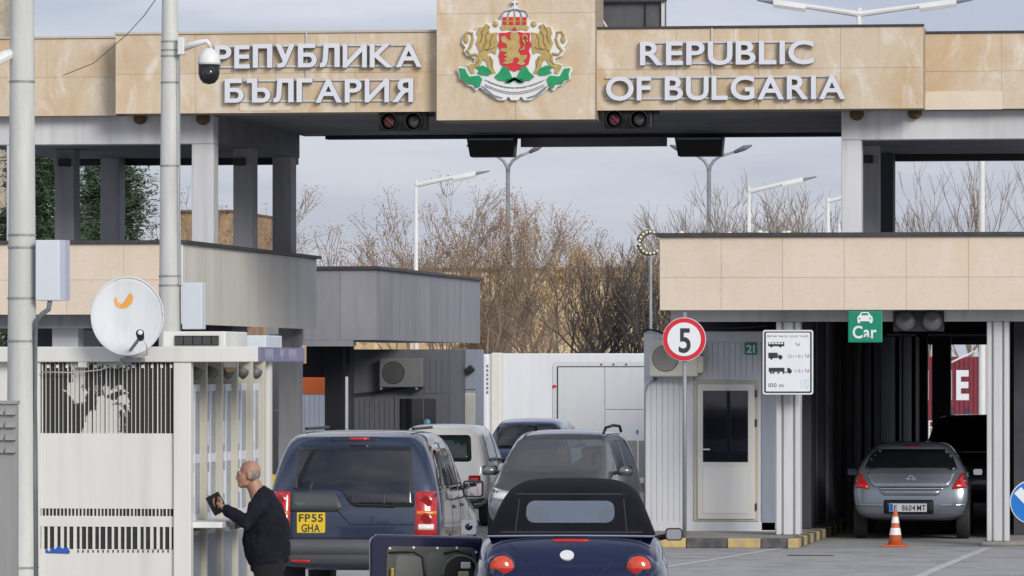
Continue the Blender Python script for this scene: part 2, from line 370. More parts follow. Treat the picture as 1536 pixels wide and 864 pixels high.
# ================================================================== gantry
gan = thing('border_gantry', 'beige stone gantry bridging the lanes with coat of arms in its middle', 'gantry', (P(768, 0, 80.5).x, 80.5, 0))
ZT, ZB = PZ(46, 79.95, 900), PZ(166, 79.95, 900)
secs = [(-70, 175, PZ(58, 80.45, 100), PZ(174, 80.45, 100), 80.45, 1.25), (174, 655, ZT, ZB, 79.95, 1.2),
        (655, 893, 9.1, PZ(180, 79.7, 770), 79.7, 1.2), (893, 1385, ZT+.02, ZB, 79.95, 1.2), (1386, 1620, ZT-.06, ZB+.01, 80.45, 1.2)]
for i, (a, b, zt, zb, Y, pw) in enumerate(secs):
    x0, x1 = PX(a, Y), PX(b, Y)
    if i == 2: x0 += .002; x1 -= .002
    k = MB(); k.box(x0, x1, Y, 80.7, zb+.004, zt-.004); k.build('fascia_core', joint, gan)
    zs = None
    if i == 2: zs = [zb, PZ(112, Y, 770), PZ(20, Y, 770), zt]
    panels(gan, x0, x1, zb, zt, Y, 2, pw, stone, seed=i, z_split=zs)
    if i != 2:
        k = MB(); k.box(x0-.01, x1+.01 if i == 3 else x1, Y-.06, Y+.1, zt+.002, zt+.035); k.build('coping', cap if i >= 3 else mat('stone_coping', (.5, .45, .38), .8), gan)
    if i in (1, 3):      # end face cladding of the proud sections
        xx = x0 if i == 1 else x1
k = MB(); k.pbox(360, 436, 154, 166, 79.907, .02); k.build('repair_patch', stone_new, gan)
k = MB(); k.pbox(1388, 1503, 137, 164.2, 80.407, .02); k.build('repair_patch', stone_new, gan)
XL, XL2, XR = PX(320, 80.7), PX(42, 80.7), PX(1262, 80.7)
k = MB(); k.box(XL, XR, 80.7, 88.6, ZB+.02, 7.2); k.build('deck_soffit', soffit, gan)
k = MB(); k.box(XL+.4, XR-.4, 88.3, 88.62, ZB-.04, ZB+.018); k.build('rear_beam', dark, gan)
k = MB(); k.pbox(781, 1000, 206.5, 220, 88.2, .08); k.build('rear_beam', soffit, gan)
ZF = PZ(209, 80.7, 1400)
for (x0, x1) in ((PX(-70, 80.7), XL), (XR, PX(1620, 80.7))):
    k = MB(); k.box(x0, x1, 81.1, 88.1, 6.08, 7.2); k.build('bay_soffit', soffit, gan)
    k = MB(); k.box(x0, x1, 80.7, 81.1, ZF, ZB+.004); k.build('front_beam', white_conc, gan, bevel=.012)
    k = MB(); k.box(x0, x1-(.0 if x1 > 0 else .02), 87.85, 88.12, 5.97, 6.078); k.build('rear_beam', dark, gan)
CW = .345; ZC = 4.3
def column(parent, x0, x1, y0, y1, z0, z1, m, name='column'):
    k = MB(); k.box(x0, x1, y0, y1, z0, z1); return k.build(name, m, parent, bevel=.012)
for xr in (XL, XL2):
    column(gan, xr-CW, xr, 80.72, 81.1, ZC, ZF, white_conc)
    column(gan, xr-CW+.03, xr+.0, 83.9, 84.35, ZC, 6.08, shaded_conc)
    column(gan, xr-CW+.03, xr+.0, 87.3, 87.8, ZC, 6.08, shaded_conc)
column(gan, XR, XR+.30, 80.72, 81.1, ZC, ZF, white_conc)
column(gan, XR, XR+.31, 84.3, 84.7, ZC, 6.08, shaded_conc)
column(gan, XR+.02, XR+.33, 87.3, 87.8, ZC, 6.08, mat('deep_shaded_paint', (.05, .055, .07), .7))  # rearmost column, its deeper shade put into the paint colour
for (a, b, zt) in ((82, 112, 232), (345, 372, 230)):    # dark brackets at column heads
    k = MB(); k.box(PX(a+5, 83.7), PX(a+20, 83.7), 83.7, 83.9, 5.80, 5.92); k.build('bracket', dark, gan)
k = MB(); k.box(XR+.06, XR+.22, 84.15, 84.3, 5.80, 5.92); k.build('bracket', dark, gan)
# diagonal conduit under the left edge
k = MB(); k.tube([P(303, 169, 80.9), P(340, 177, 82.7), P(445, 204, 88.0)], .018, 6); k.build('conduit', greysteel, gan, smooth=True)
# swallow nests of mud stuck under the fascia
for i, (px, py) in enumerate(((210, 176), (304, 177), (1285, 170), (1372, 168))):
    c = P(px, py, 80.6); k = MB(); k.ball((c.x, 80.62, c.z-.01), .11, .09, .10, 10, 7)
    o = k.build('mud_nest', mat('mud', (.16, .11, .06), .95, var=.5, scale=25, bump=.8), None, smooth=True)
    tag(o, ['mud bird nest under the beige fascia above the white camera pole', 'mud bird nest beside the domed camera under the Cyrillic lettering',
            'mud bird nest at the column head under the Latin lettering', 'mud bird nest where the right wing of the fascia steps back'][i], 'nest', 'mud nests under the gantry')
# rooftop hut behind the parapet
hut = thing('rooftop_hut', 'dark grey metal rooftop hut behind the parapet beside the crest panel', 'hut', (PX(945, 81), 81, 7.2))
k = MB(); k.pbox(893, 994, -30, 46, 81, .5); k.build('wall', mat('hut_metal', (.10, .105, .12), .6, var=.3, scale=4), hut)
k = MB(); k.pbox(888, 1000, -36, 1, 80.9, 2.8); k.box(0, 0, 80.9, 80.9, 7.2, 7.2); 
k = MB(); k.pbox(967, 968.5, 5, 44, 80.97, .03); k.build('seam', black, hut)
k = MB(); k.pbox(992, 996.5, -30, 46, 80.94, .06); k.build('corner_post', white_conc, hut)
k = MB(); k.tube([P(894, 15, 80.9), P(913, 46, 80.9)], .022, 6); k.build('brace', white_conc, hut)
k = MB(); k.pbox(890, 1000, -4, 2.5, 80.88, .05); k.build('roof_edge', cap, hut)

# ------------------------------------------------------------------ lettering
def sign_letters(lines, label, Y, group=None):
    c = P(sum(l[1]+l[2] for l in lines)/(2*len(lines)), lines[-1][4], Y)
    t = thing('lettering', label, 'lettering', (c.x, Y, c.z))
    for (s, px0, px1, py0, py1) in lines:
        lay, wd = text_layout(s, .115, .025, .40)
        a, b = P(px0, py1, Y), P(px1, py0, Y)
        for ch, vs, fs in lay:
            to = lambda u, v, d: (a.x+(b.x-a.x)*u/wd, Y+d, a.z+(b.z-a.z)*v)
            V, Fc, M = solid_text_mesh(vs, fs, .075, to)
            k = MB(); k.v = V; k.f = Fc; k.m = M; k.build('letter', [letter_face, letter_side], t)
        k = MB()
        for fy in (.06, .93):
            z = a.z+(b.z-a.z)*fy; k.box(a.x-.02, b.x-.15, Y+.085, Y+.11, z-.014, z+.014)
        k.build('mounting_rail', white_conc, t)
    return t
LY = 79.80
t = sign_letters([('РЕПУБЛИКА', 322, 633, 64, 102), ('БЪЛГАРИЯ', 337, 620, 116, 154)], 'raised white Cyrillic letters in two rows on the beige fascia', LY)
k = MB(); p = P(458, 48, LY); k.box(p.x-.012, p.x+.012, LY+.09, LY+.10, PZ(116, LY), PZ(46, LY)); k.build('cable_conduit', white_conc, t)
t = sign_letters([('REPUBLIC', 960, 1221, 59, 97), ('OF BULGARIA', 909, 1268, 111, 150)], 'raised white Latin letters in two rows on the beige fascia', LY)
k = MB(); p = P(1067, 48, LY); k.box(p.x-.012, p.x+.012, LY+.09, LY+.10, PZ(112, LY), PZ(42, LY)); k.build('cable_conduit', white_conc, t)

# ------------------------------------------------------------------ coat of arms (traced in a 5.4x enlargement whose corner is pixel 680, 0)
EY = 79.60
def EP(u, v): p = P(680+u/5.4, v/5.4, EY); return (p.x, p.z)
crest = thing('coat_of_arms', 'painted coat of arms with red shield, gold lions and crown', 'coat of arms', (EP(497, 815)[0], EY, EP(497, 815)[1]))
def sym(half): return half + [(994-u, v) for u, v in half[::-1]]
def shape(name, poly, y0, y1, m): k = MB(); k.prism([EP(*q) for q in poly], EY+y0, EY+y1); return k.build(name, m, crest)
shape('backing', sym([(497, 30), (470, 62), (430, 84), (388, 118), (384, 165), (345, 158), (312, 185), (262, 184), (236, 206), (195, 214), (180, 248), (122, 244), (82, 288), (68, 345), (98, 385), (84, 412), (110, 452), (172, 474), (168, 508), (112, 518), (95, 546), (46, 538), (26, 566), (46, 604), (46, 640), (90, 662), (112, 690), (148, 700), (184, 736), (216, 706), (262, 748), (368, 812), (420, 812), (446, 782), (470, 812)]), .0, .06, crest_w)
def both(name, poly, y0, y1, m):
    shape(name, poly, y0, y1, m); shape(name, [(994-u, v) for u, v in poly], y0, y1, m)
shape('shield', sym([(497, 272), (465, 256), (430, 266), (372, 266), (376, 325), (362, 368), (382, 410), (368, 450), (384, 520), (430, 552), (497, 580)]), -.022, .0, crest_red)
# lion on the shield
shape('shield_lion', [(470, 262), (520, 262), (540, 300), (535, 340), (545, 380), (530, 410), (545, 450), (600, 445), (590, 480), (570, 490), (585, 520), (555, 530), (515, 515), (540, 490), (515, 465), (490, 475), (480, 510), (440, 520), (400, 515), (430, 490), (405, 480), (440, 460), (410, 450), (440, 425), (380, 415), (390, 392), (440, 388), (430, 355), (395, 340), (385, 300), (420, 290), (440, 320), (470, 325), (462, 300)], -.034, -.0225, gold)
k = MB(); pts = [(545, 408), (572, 395), (580, 350), (566, 330), (562, 300), (578, 282), (600, 300), (598, 340)]
k.tube([(EP(*q)[0], EY-.03, EP(*q)[1]) for q in pts], .018, 6); k.build('shield_lion_tail', gold, crest)
lion = [(300, 210), (262, 190), (246, 215), (205, 220), (190, 270), (205, 300), (185, 350), (200, 390), (215, 420), (190, 450), (180, 510), (110, 530), (130, 570), (150, 600), (175, 590), (165, 555), (215, 530), (240, 480), (270, 500), (285, 560), (310, 600), (345, 590), (320, 540), (325, 490), (300, 455), (265, 440), (310, 420), (345, 440), (352, 400), (362, 350), (352, 300), (362, 262), (300, 270), (285, 240)]
both('supporter_lion', lion, -.022, -.0, gold)
ln_ = mat('crest_line', (.17, .12, .06), .6)
for pts in ([(262, 215), (230, 260), (235, 300), (215, 350)], [(285, 255), (262, 300), (265, 345), (240, 390)], [(320, 285), (300, 330), (300, 375), (270, 415)], [(215, 425), (245, 400), (290, 405), (335, 385)], [(200, 455), (205, 500), (175, 530)], [(300, 462), (312, 510), (322, 555)], [(278, 215), (292, 228), (280, 240)]):
    for mm_ in (0, 1):
        k = MB(); k.tube([(EP(994-u if mm_ else u, v)[0], EY-.024, EP(u, v)[1]) for u, v in pts], .006, 5); k.build('lion_line', ln_, crest)
for sgn in (0, 1):
    pts = [(190, 440), (140, 448), (110, 415), (140, 380), (160, 320), (150, 268), (115, 262), (95, 300)]
    k = MB(); k.tube([(EP(994-u if sgn else u, v)[0], EY-.012, EP(u, v)[1]) for u, v in pts], .024, 6); q = EP(994-103 if sgn else 103, 320); k.ball((q[0], EY-.012, q[1]), .04, .02, .065, 10, 6)
    k.build('lion_tail', gold, crest)
    q = EP(994-342 if sgn else 342, 195); k = MB(); k.ball((q[0], EY-.01, q[1]), .045, .02, .05, 10, 6); k.build('lion_paw', gold, crest)
for lf in ([(45, 552), (95, 556), (110, 590), (130, 620), (210, 612), (235, 640), (215, 700), (182, 715), (165, 680), (110, 680), (95, 650), (55, 640), (60, 600)],
           [(185, 545), (240, 530), (290, 555), (315, 585), (290, 612), (230, 605), (195, 590), (215, 570)],
           [(335, 620), (380, 580), (400, 540), (440, 545), (460, 590), (480, 630), (430, 655), (370, 650)],
           [(420, 668), (500, 625), (560, 645), (575, 668), (530, 672), (497, 650), (450, 675)]):
    both('oak_leaf', lf, -.03, -.0 if lf[0][0] != 420 else -.012, green)
# crown
shape('crown_band', sym([(497, 205), (400, 205), (378, 218), (395, 248), (440, 238), (497, 250)]), -.02, 0, gold)
shape('crown_field', [(398, 138), (598, 138), (592, 200), (404, 200)], -.016, 0, gold)
for i in range(4):
    for j in range(2):
        u = 398+i*54; v = 138+j*36
        shape('crown_jewel', [(u+2, v), (u+34, v), (u+34, v+26), (u+2, v+26)], -.026, -.0162, crest_red)
shape('crown_ruby', [(475, 245), (497, 215), (520, 245)], -.03, -.0202, crest_red)
k = MB()
for q0 in (388, 440, 497, 554, 606):
    k.tube([(EP(q0, 136)[0], EY-.01, EP(q0, 136)[1]), (EP(497+(q0-497)*.8, 100)[0], EY-.01, EP(0, 100)[1]), (EP(497, 78)[0], EY-.01, EP(0, 78)[1])], .011, 5)
k.build('crown_arch', letter_side, crest)
k = MB(); c0 = EP(497, 78); c1 = EP(497, -6); k.box(c0[0]-.012, c0[0]+.012, EY-.02, EY+.06, c0[1], c1[1]); zc = EP(0, 22)[1]; k.box(c0[0]-.05, c0[0]+.05, EY-.018, EY+.058, zc-.012, zc+.012); k.build('crown_cross', crest_w, crest)
# ribbon with motto
def arcpt(u, d):   # ribbon runs as an arc hanging in the middle
    return (u, 610+110*math.cos((u-497)/265*1.25)-d)
for d, wd in ((12, 5), (-24, 5), (-38, 5)):
    k = MB(); us = [255+i*484/24 for i in range(25)]
    k.prism([EP(u, arcpt(u, d)[1]) for u in us]+[EP(u, arcpt(u, d-wd)[1]) for u in us[::-1]], EY-.012, EY); k.build('ribbon_line', letter_side, crest)
k = MB(); s = 'СЪЕДИНЕНИЕТО ПРАВИ СИЛАТА'
for i, ch in enumerate(s):
    if ch == ' ': continue
    u = 285+i*(424/(len(s)-1)); v = arcpt(u, -2)[1]; vs, fs = glyph(ch, .02); sl = (arcpt(u+1, 0)[1]-arcpt(u-1, 0)[1])/2
    mw = max(q[0] for q in vs)
    k.add([(lambda e: (e[0], EY-.006, e[1]))(EP(u+(q[0]-mw/2)*17, v-q[1]*17+sl*(q[0]-mw/2)*17)) for q in vs], fs)
k.build('motto', letter_side, crest)
both('ribbon_fold', [(225, 690), (262, 712), (330, 768), (400, 790), (392, 800), (320, 782), (250, 728)], -.012, 0, letter_side)

# ------------------------------------------------------------------ lane signals and black boxes under the gantry
for (a, b, y0, y1, lb) in ((568, 640, 167, 196, 'black two-lamp lane signal under the Cyrillic lettering'), (906, 978, 164, 193, 'black two-lamp lane signal under the Latin lettering')):
    t = thing('lane_signal', lb, 'signal', P((a+b)/2, y1, 80.0), group='lane signals under the gantry')
    k = MB(); k.pbox(a, b, y0, y1, 80.05, .25); k.build('housing', black, t, bevel=.02)
    for i in (0, 1):
        c = P(a+17+i*37, (y0+y1)/2+1, 80.04)
        k = MB(); k.lathe([(.135, -.16), (.14, .01)], (c.x, 80.04, c.z), 'Y', 20); k.f = k.f[:-2]; k.m = k.m[:-2]
        v_ = k.build('visor', black, t, smooth=True); s_ = v_.modifiers.new('s', 'SOLIDIFY'); s_.thickness = .008
        k = MB(); k.lathe([(.0, -.035), (.07, -.028), (.125, -.002)], (c.x, 80.04, c.z), 'Y', 20); k.build('lens', mat('lens_grey', (.06, .06, .065), .25), t, smooth=True)
        if i == 0:
            k = MB()
            for s in (-1, 1): k.tube([(c.x-.06*s, 79.992, c.z-.06), (c.x+.045*s, 79.992, c.z+.05)], .014, 6)
            k.build('red_cross', mat('signal_red', (.22, .015, .02), .4), t)
    k = MB(); k.pbox(b, b+11, y0+2, y0+8, 80.12, .06); k.build('bracket', black, t)
for (a, b, y0, y1, lb) in ((703, 770, 206, 235, 'black box hanging from the rear beam below the crest'), (1015, 1082, 205, 234, 'black box hanging from the rear beam below the Latin lettering')):
    t = thing('display_box', lb, 'box', P((a+b)/2, y1, 88.0), group='black boxes under the rear beam')
    k = MB(); q0 = P(a, y0, 87.7); q1 = P(b, y1, 87.7); k.prism([(q0.x-.04, q0.z), (q1.x+.03, q0.z), (q1.x, q1.z), (q0.x+.02, q1.z)], 87.7, 88.05); k.build('housing', black, t, bevel=.01)
    k = MB(); k.box(q0.x, q1.x, 87.68, 87.7, q0.z-.05, q0.z-.02); k.build('top_rail', greysteel, t)

# ================================================================== right canopy over the car lane
can = thing('lane_canopy', 'pinkish beige stone canopy with dark coping over the car lane', 'canopy', (PX(1260, 77), 77, 0))
CY = 76.6; x0, x1 = PX(990, CY), PX(1640, CY); zt, zb = PZ(355, CY, 1260), PZ(465, CY, 1260)
k = MB(); k.box(x0, x1, CY, 108, zb+.01, zt-.004); k.build('roof_core', soffit, can)
zmid = PZ(416, CY, 1260); panels(can, x0, x1, zb, zt, CY, 2, .84, stone_pale, z_split=[zb, zmid, zt], seed=11, gap=.0035)
k = MB(); k.box(x0-.05, x1, CY-.09, CY+.3, zt+.003, zt+.06); k.build('coping', cap, can)
k = MB(); k.box(x0+.1, x1, 77.1, 77.5, zb-.16, zb+.008); k.build('front_beam', white_conc, can)
ZBE = zb
def ribbed_column(parent, pxa, pxb, Y, z0, z1, m=white_conc):
    a, b = PX(pxa, Y), PX(pxb, Y); w_ = b-a; k = MB(); k.box(a, b, Y+.05, Y+.34, z0, z1); c = k.build('column', m, parent, bevel=.012)
    for q0, q1 in ((0, .22), (.30, .70), (.78, 1)):
        k = MB(); k.box(a+w_*q0+.002, a+w_*q1-.002, Y, Y+.05, z0+.001, z1-.001); k.build('rib', m, c, bevel=.012)
ribbed_column(can, 1164, 1200, 77.12, .14, ZBE-.16)
ribbed_column(can, 1480, 1513, 77.12, .06, ZBE-.16)
# inner structure along the lane, its shade put into dark colours
XI = PX(1206, 79.6)
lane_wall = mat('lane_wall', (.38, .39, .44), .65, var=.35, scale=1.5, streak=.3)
lane_shade = mat('lane_shade', (.05, .05, .066), .7, var=.3)
k = MB(); k.box(XI-2.0, XI-.25, 83.2, 106.5, .14, ZBE); k.build('booth_row', lane_shade, can)
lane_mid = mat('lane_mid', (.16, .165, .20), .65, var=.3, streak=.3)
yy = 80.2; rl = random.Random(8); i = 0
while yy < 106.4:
    dw = rl.uniform(.7, 1.5); mm = (lane_shade, lane_wall, lane_mid, lane_wall, lane_shade, lane_mid)[i % 6] if yy < 99 else lane_shade
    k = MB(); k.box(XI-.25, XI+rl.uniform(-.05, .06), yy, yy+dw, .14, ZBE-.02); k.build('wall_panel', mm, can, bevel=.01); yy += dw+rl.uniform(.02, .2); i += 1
column(can, PX(1375, 106.6), PX(1391, 106.6), 106.6, 106.9, .0, ZBE, lane_shade)
column(can, PX(1398, 107), PX(1426, 107), 107, 107.3, .0, ZBE, lane_shade)
k = MB(); k.box(x0+.3, x1, 107.4, 107.7, PZ(517, 107.4, 1400), ZBE+.02); k.build('rear_beam', lane_shade, can)
k = MB(); k.box(XI+.1, PX(1482, 88), 88, 88.25, PZ(505, 88, 1400), ZBE+.01); k.build('cross_beam', lane_shade, can)
for (a, b, py, Y) in ((1330, 1374, 502, 87.9), (1392, 1482, 502, 87.9), (1318, 1385, 466.5, 77.6), (1402, 1480, 466, 77.6)):
    k = MB(); k.tube([P(a, py, Y), P(b, py+(.6 if Y > 80 else -.2), Y)], .022, 6); k.build('light_tube', white, can)
k = MB(); k.box(PX(1530, 82), PX(1560, 82), 80, 106, 0, ZBE); k.build('lane_shade_wall', lane_shade, can)  # dark wall added to stand for the shade of the next lane
k = MB(); k.box(PX(1500, 84), PX(1501, 84)+.2, 84, 84.3, 0, ZBE); k.build('column', lane_shade, can)
c = thing('column_island', 'low concrete island under the right ribbed column', 'island', (PX(1497, 77.4), 77.4, 0))
k = MB(); k.box(PX(1472, 77.0), PX(1600, 77.0), 76.9, 92, 0, .06); k.build('slab', concrete, c, bevel=.02)
# twin floodlight under the canopy
t = thing('twin_signal', 'dark twin round lane lights under the pinkish canopy', 'signal', P(1378, 497, 77.0))
k = MB(); k.pbox(1340, 1416, 467, 497, 77.05, .04); k.build('housing', black, t)
for px in (1358, 1398):
    q = P(px, 481, 77.02); k = MB(); k.lathe([(.0, -.05), (.10, -.045), (.145, -.02), (.15, .02)], (q.x, 77.03, q.z), 'Y', 24); k.build('lens', mat('lens_dull', (.13, .13, .14), .35, var=.2), t, smooth=True)
# green car sign
t = thing('car_lane_sign', 'green hanging sign with white car symbol and the word Car', 'sign', P(1297, 514, 76.5))
k = MB(); k.pbox(1272, 1323.5, 466.5, 514, 76.5, .04); k.build('panel', signg, t, bevel=.015)
k = MB(); a, b = P(1279, 507, 76.495), P(1315, 488, 76.495); flat_text(k, 'Car', a.x, b.x, a.z, b.z, 76.493, gap=.10, bold=.028); k.build('lettering', signw, t)
def SP(u, v): q = P(1240+u/3.926, 460+v/3.926, 76.49); return (q.x, q.z)
k = MB(); k.prism([SP(*q) for q in ((181, 60), (190, 52), (204, 32), (246, 32), (260, 52), (270, 60), (272, 82), (266, 97), (254, 97), (252, 86), (198, 86), (196, 97), (184, 97), (180, 82))], 76.488, 76.4985)
k.build('car_symbol', signw, t)
k = MB(); k.prism([SP(*q) for q in ((203, 50), (209, 38), (241, 38), (247, 50))], 76.484, 76.4875); k.build('car_symbol_window', signg, t)
for u in (194, 257):
    q = SP(u, 70); k = MB(); k.lathe([(.012, -.004), (.012, 0)], (q[0], 76.4875, q[1]), 'Y', 10); k.build('car_symbol_lamp', signg, t)

# ================================================================== booth 21 and its island
BY = 79.0
isl = struct(MB().box(PX(945, 75.55), PX(1180, 75.55), 75.55, 107, .0, .135).build('traffic_island', concrete))
xa, xb = PX(945, 75.4), PX(1183, 75.4)
cols_ = [kerb_y, kerb_b]; xs = [PX(v, 75.4) for v in (945, 1029, 1091, 1141, 1181)]
for i in range(4):
    k = MB(); k.box(xs[i]+.004, xs[i+1]-.004, 75.40, 75.55, 0, .14+.004*(i % 2)); o = k.build('kerb_block', cols_[i % 2], isl, bevel=.015)
yy = 75.4
for i in range(16):
    k = MB(); k.box(xs[-1]+.002, xs[-1]+.15, yy+.004, yy+.53, 0, .138+.004*(i % 2)); k.build('kerb_block', cols_[i % 2], isl, bevel=.015); yy += .535
bo = thing('control_booth', 'white ribbed control booth with glazed door and air conditioner', 'booth', (PX(1080, BY), BY, .135))
xl, xr = PX(966, BY), PX(1163, BY); zt = PZ(497, BY, 1060); z0 = PZ(797, BY, 1080)
k = MB(); k.box(xl, xr, BY, BY+4.0, z0+.04, zt); k.build('body', sandw, bo)
k = MB(); k.box(xl+.1, xr-.1, BY+.1, BY+3.9, .136, z0+.04); k.build('plinth', black, bo)
k = MB(); k.box(PX(1110, BY), PX(1163, BY), BY+.01, BY+.1, .136, z0+.04); k.build('plinth', concrete, bo)
def vribs(parent, px0, px1, py0, py1, Y, pitch, m, th=.012, name='wall_rib'):
    a, b = PX(px0, Y), PX(px1, Y); n = int((b-a)/pitch); z0_, z1_ = PZ(py1, Y, (px0+px1)/2), PZ(py0, Y, (px0+px1)/2)
    for i in range(n):
        k = MB(); k.box(a+i*pitch+.006, a+(i+1)*pitch-.006, Y-th, Y, z0_, z1_); k.build(name, m, parent)
vribs(bo, 968, 1036, 567, 783, BY, .085, sandw)
vribs(bo, 1052, 1140, 514, 566, BY, .085, sandw)
for (a, b, c_, d, mm) in ((966, 1040, 499, 567, sandw), (1040, 1145, 498, 513, sandw), (966, 1163, 783, 798, sandw), (1142, 1163, 498, 796, blue_grey)):
    k = MB(); k.pbox(a, b, c_, d, BY-.02, .018); k.build('trim', mm, bo, bevel=.006)
dr = MB(); dr.pbox(1040, 1138, 570, 782, BY-.02, .018); dr = dr.build('door_frame', cream, bo, bevel=.01)
dd = MB(); dd.pbox(1046, 1132, 576, 779, BY-.05, .028); dd = dd.build('door', kiosk_w, bo, bevel=.012)
k = MB(); k.pbox(1054.5, 1122, 586, 693, BY-.056, .005); k.build('door_glass', darkglass, dd)
k = MB(); k.pbox(1055, 1121, 701, 770, BY-.058, .007); k.build('door_panel', white, dd)
q = P(1052, 674, BY-.06); k = MB(); k.box(q.x-.01, q.x+.13, BY-.09, BY-.07, q.z-.01, q.z+.01); k.box(q.x-.015, q.x+.01, BY-.075, BY-.05, q.z-.09, q.z+.04); k.build('handle', white, dd)
for py in (590, 634, 760):
    k = MB(); k.pbox(1133, 1135, py-5, py+6, BY-.06, .03); k.build('hinge', black, dd)
t = thing('number_plate_sign', 'small green plate with number 21 on the booth wall', 'sign', P(1126, 532, BY-.03))
k = MB(); k.pbox(1117, 1135, 514, 532, BY-.035, .012); k.build('plate', signg, t)
k = MB(); a, b = P(1120, 529, BY), P(1132.5, 517, BY); flat_text(k, '21', a.x, b.x, a.z, b.z, BY-.037, bold=.03); k.build('lettering', signw, t)
def ac_unit(label, px0, px1, py0, py1, Y, m, dep=.3, fanfrac=.63, grille=None):
    t = thing('air_conditioner', label, 'air conditioner', P((px0+px1)/2, py1, Y))
    k = MB(); k.pbox(px0, px1, py0, py1, Y-dep, dep); k.build('casing', m, t, bevel=.02)
    a, b = P(px0+3, py1-2, Y-dep), P(px0+(px1-px0)*fanfrac, py0+2, Y-dep); c = ((a.x+b.x)/2, (a.z+b.z)/2); r = min(b.x-a.x, b.z-a.z)*.47
    k = MB(); k.lathe([(r*.98, -.012), (r, .0)], (c[0], Y-dep, c[1]), 'Y', 28); f = k.build('fan_opening', grille or mat('fan_dark', (.10, .10, .10), .7), t)
    for i in range(1, 8):
        k = MB(); rr = r*i/8; k.lathe([(rr-.005, -.02), (rr+.005, -.02), (rr+.005, -.012), (rr-.005, -.012)], (c[0], Y-dep, c[1]), 'Y', 28); k.f = k.f[:-2]; k.m = k.m[:-2]; k.build('guard_ring', m, f)
    k = MB(); q0, q1 = P(px0+6, py1, Y), P(px1-6, py1, Y)
    for x in (q0.x, q1.x): k.box(x-.02, x+.02, Y-dep+.02, Y+.01, q0.z-.045, q0.z-.002)
    k.build('bracket', greysteel, t)
    return t
t = ac_unit('cream air conditioner on the white booth behind the speed sign', 974, 1046, 510, 565, BY-.025, mat('ac_cream', (.62, .60, .52), .5))
k = MB(); q = P(1046, 545, BY); k.box(q.x, q.x+.12, BY-.3, BY-.05, q.z-.15, q.z+.12); k.build('valve_cover', MATS['ac_cream'], t, bevel=.03)
k = MB(); k.tube([P(986, 568, BY-.05), P(972, 577, BY-.05), P(967.5, 590, BY-.05), P(967, 760, BY-.05)], .014, 6); k.build('drain_pipe', greysteel, t, smooth=True)
k = MB(); k.tube([P(966, 498, BY-.05), P(971, 494, BY-.05), P(985, 496, BY-.05), P(1010, 506, BY-.05)], .018, 6); k.build('cable', black, t, smooth=True)
t = MB(); t.tube([P(1040, 480, 78), P(1060, 490, 78), P(1100, 492, 78), P(1150, 488, 78)], .02, 6)
tag(t.build('slung_cable', black, None, smooth=True), 'black cable slung above the roof of the white booth', 'cable')

# speed sign
t = thing('speed_sign', 'round red-rimmed speed limit sign with number 5 on grey pole', 'road sign', (PX(1027, 75.8), 75.8, .135))
xq = PX(1027, 75.8); zc = PZ(509, 75.8, 1027); rr = 32.5/ (F/(75.8/math.cos(YAW)))
k = MB(); k.cyl((xq, 75.8, .13), (xq, 75.8, PZ(468, 75.8, 1027)), .03, n=12); k.build('pole', greysteel, t, smooth=True)
k = MB(); k.lathe([(rr, 0), (rr, .02)], (xq, 75.74, zc), 'Y', 48); k.build('disc', signw, t)
k = MB(); k.lathe([(rr*.975, 0), (rr*.975, .006)], (xq, 75.732, zc), 'Y', 48); k.build('red_ring', redm, t)
k = MB(); k.lathe([(rr*.77, 0), (rr*.77, .004)], (xq, 75.727, zc), 'Y', 48); k.build('white_field', signw, t)
k = MB(); a, b = P(1018, 528, 75.72), P(1036, 491, 75.72); flat_text(k, '5', a.x, b.x, a.z, b.z, 75.724, bold=.03); k.build('numeral', ink, t)
k = MB(); k.box(xq-.05, xq+.05, 75.76, 75.83, zc-.1, zc-.06); k.box(xq-.05, xq+.05, 75.76, 75.83, zc+.06, zc+.1); k.build('clamp', greysteel, t)

# toll sign on the column
SY = 76.7
t = thing('toll_sign', 'white toll board with bus and lorry symbols on a ribbed column', 'sign', P(1182, 592, SY))
def TP(u, v): q = P(1130+u/6.646, 480+v/6.646, SY); return (q.x, q.z)
def rrect(u0, u1, v0, v1, r):
    o = []
    for cx, cy, a0 in ((u1-r, v0+r, -90), (u1-r, v1-r, 0), (u0+r, v1-r, 90), (u0+r, v0+r, 180)):
        for i in range(5): a = R(a0+i*22.5); o.append((cx+r*math.cos(a), cy+r*math.sin(a)))
    return o
def tsh(name, polys, d, m):
    k = MB()
    for q in polys: k.prism([TP(*e) for e in q], SY-d, SY-d+.0018)
    return k.build(name, m, t)
k = MB(); k.prism([TP(*e) for e in rrect(92, 598, 98, 745, 26)], SY, SY+.03); k.build('board', mat('board_grey', (.42, .43, .44), .45), t)
tsh('white_rim', [rrect(96, 594, 102, 741, 24)], .003, signw); tsh('black_border', [rrect(108, 582, 114, 728, 18)], .0055, ink); tsh('field', [rrect(126, 566, 126, 712, 10)], .008, signw)
bus = [[(148, 222), (308, 218), (310, 262), (148, 262)]]; busw = [[(156+i*30, 224), (178+i*30, 224), (178+i*30, 240), (156+i*30, 240)] for i in range(5)]
def disc(u, v, r): return [(u+r*math.cos(i*.6283), v+r*math.sin(i*.6283)) for i in range(10)]
tsh('bus_symbol', bus+[disc(182, 264, 11), disc(270, 264, 11)], .0105, ink); tsh('bus_symbol_window', busw, .0125, signw)
tsh('van_symbol', [[(150, 326), (244, 326), (244, 380), (150, 380)], [(248, 348), (276, 348), (292, 362), (292, 382), (248, 382)], disc(182, 384, 12), disc(270, 384, 12)], .0105, ink)
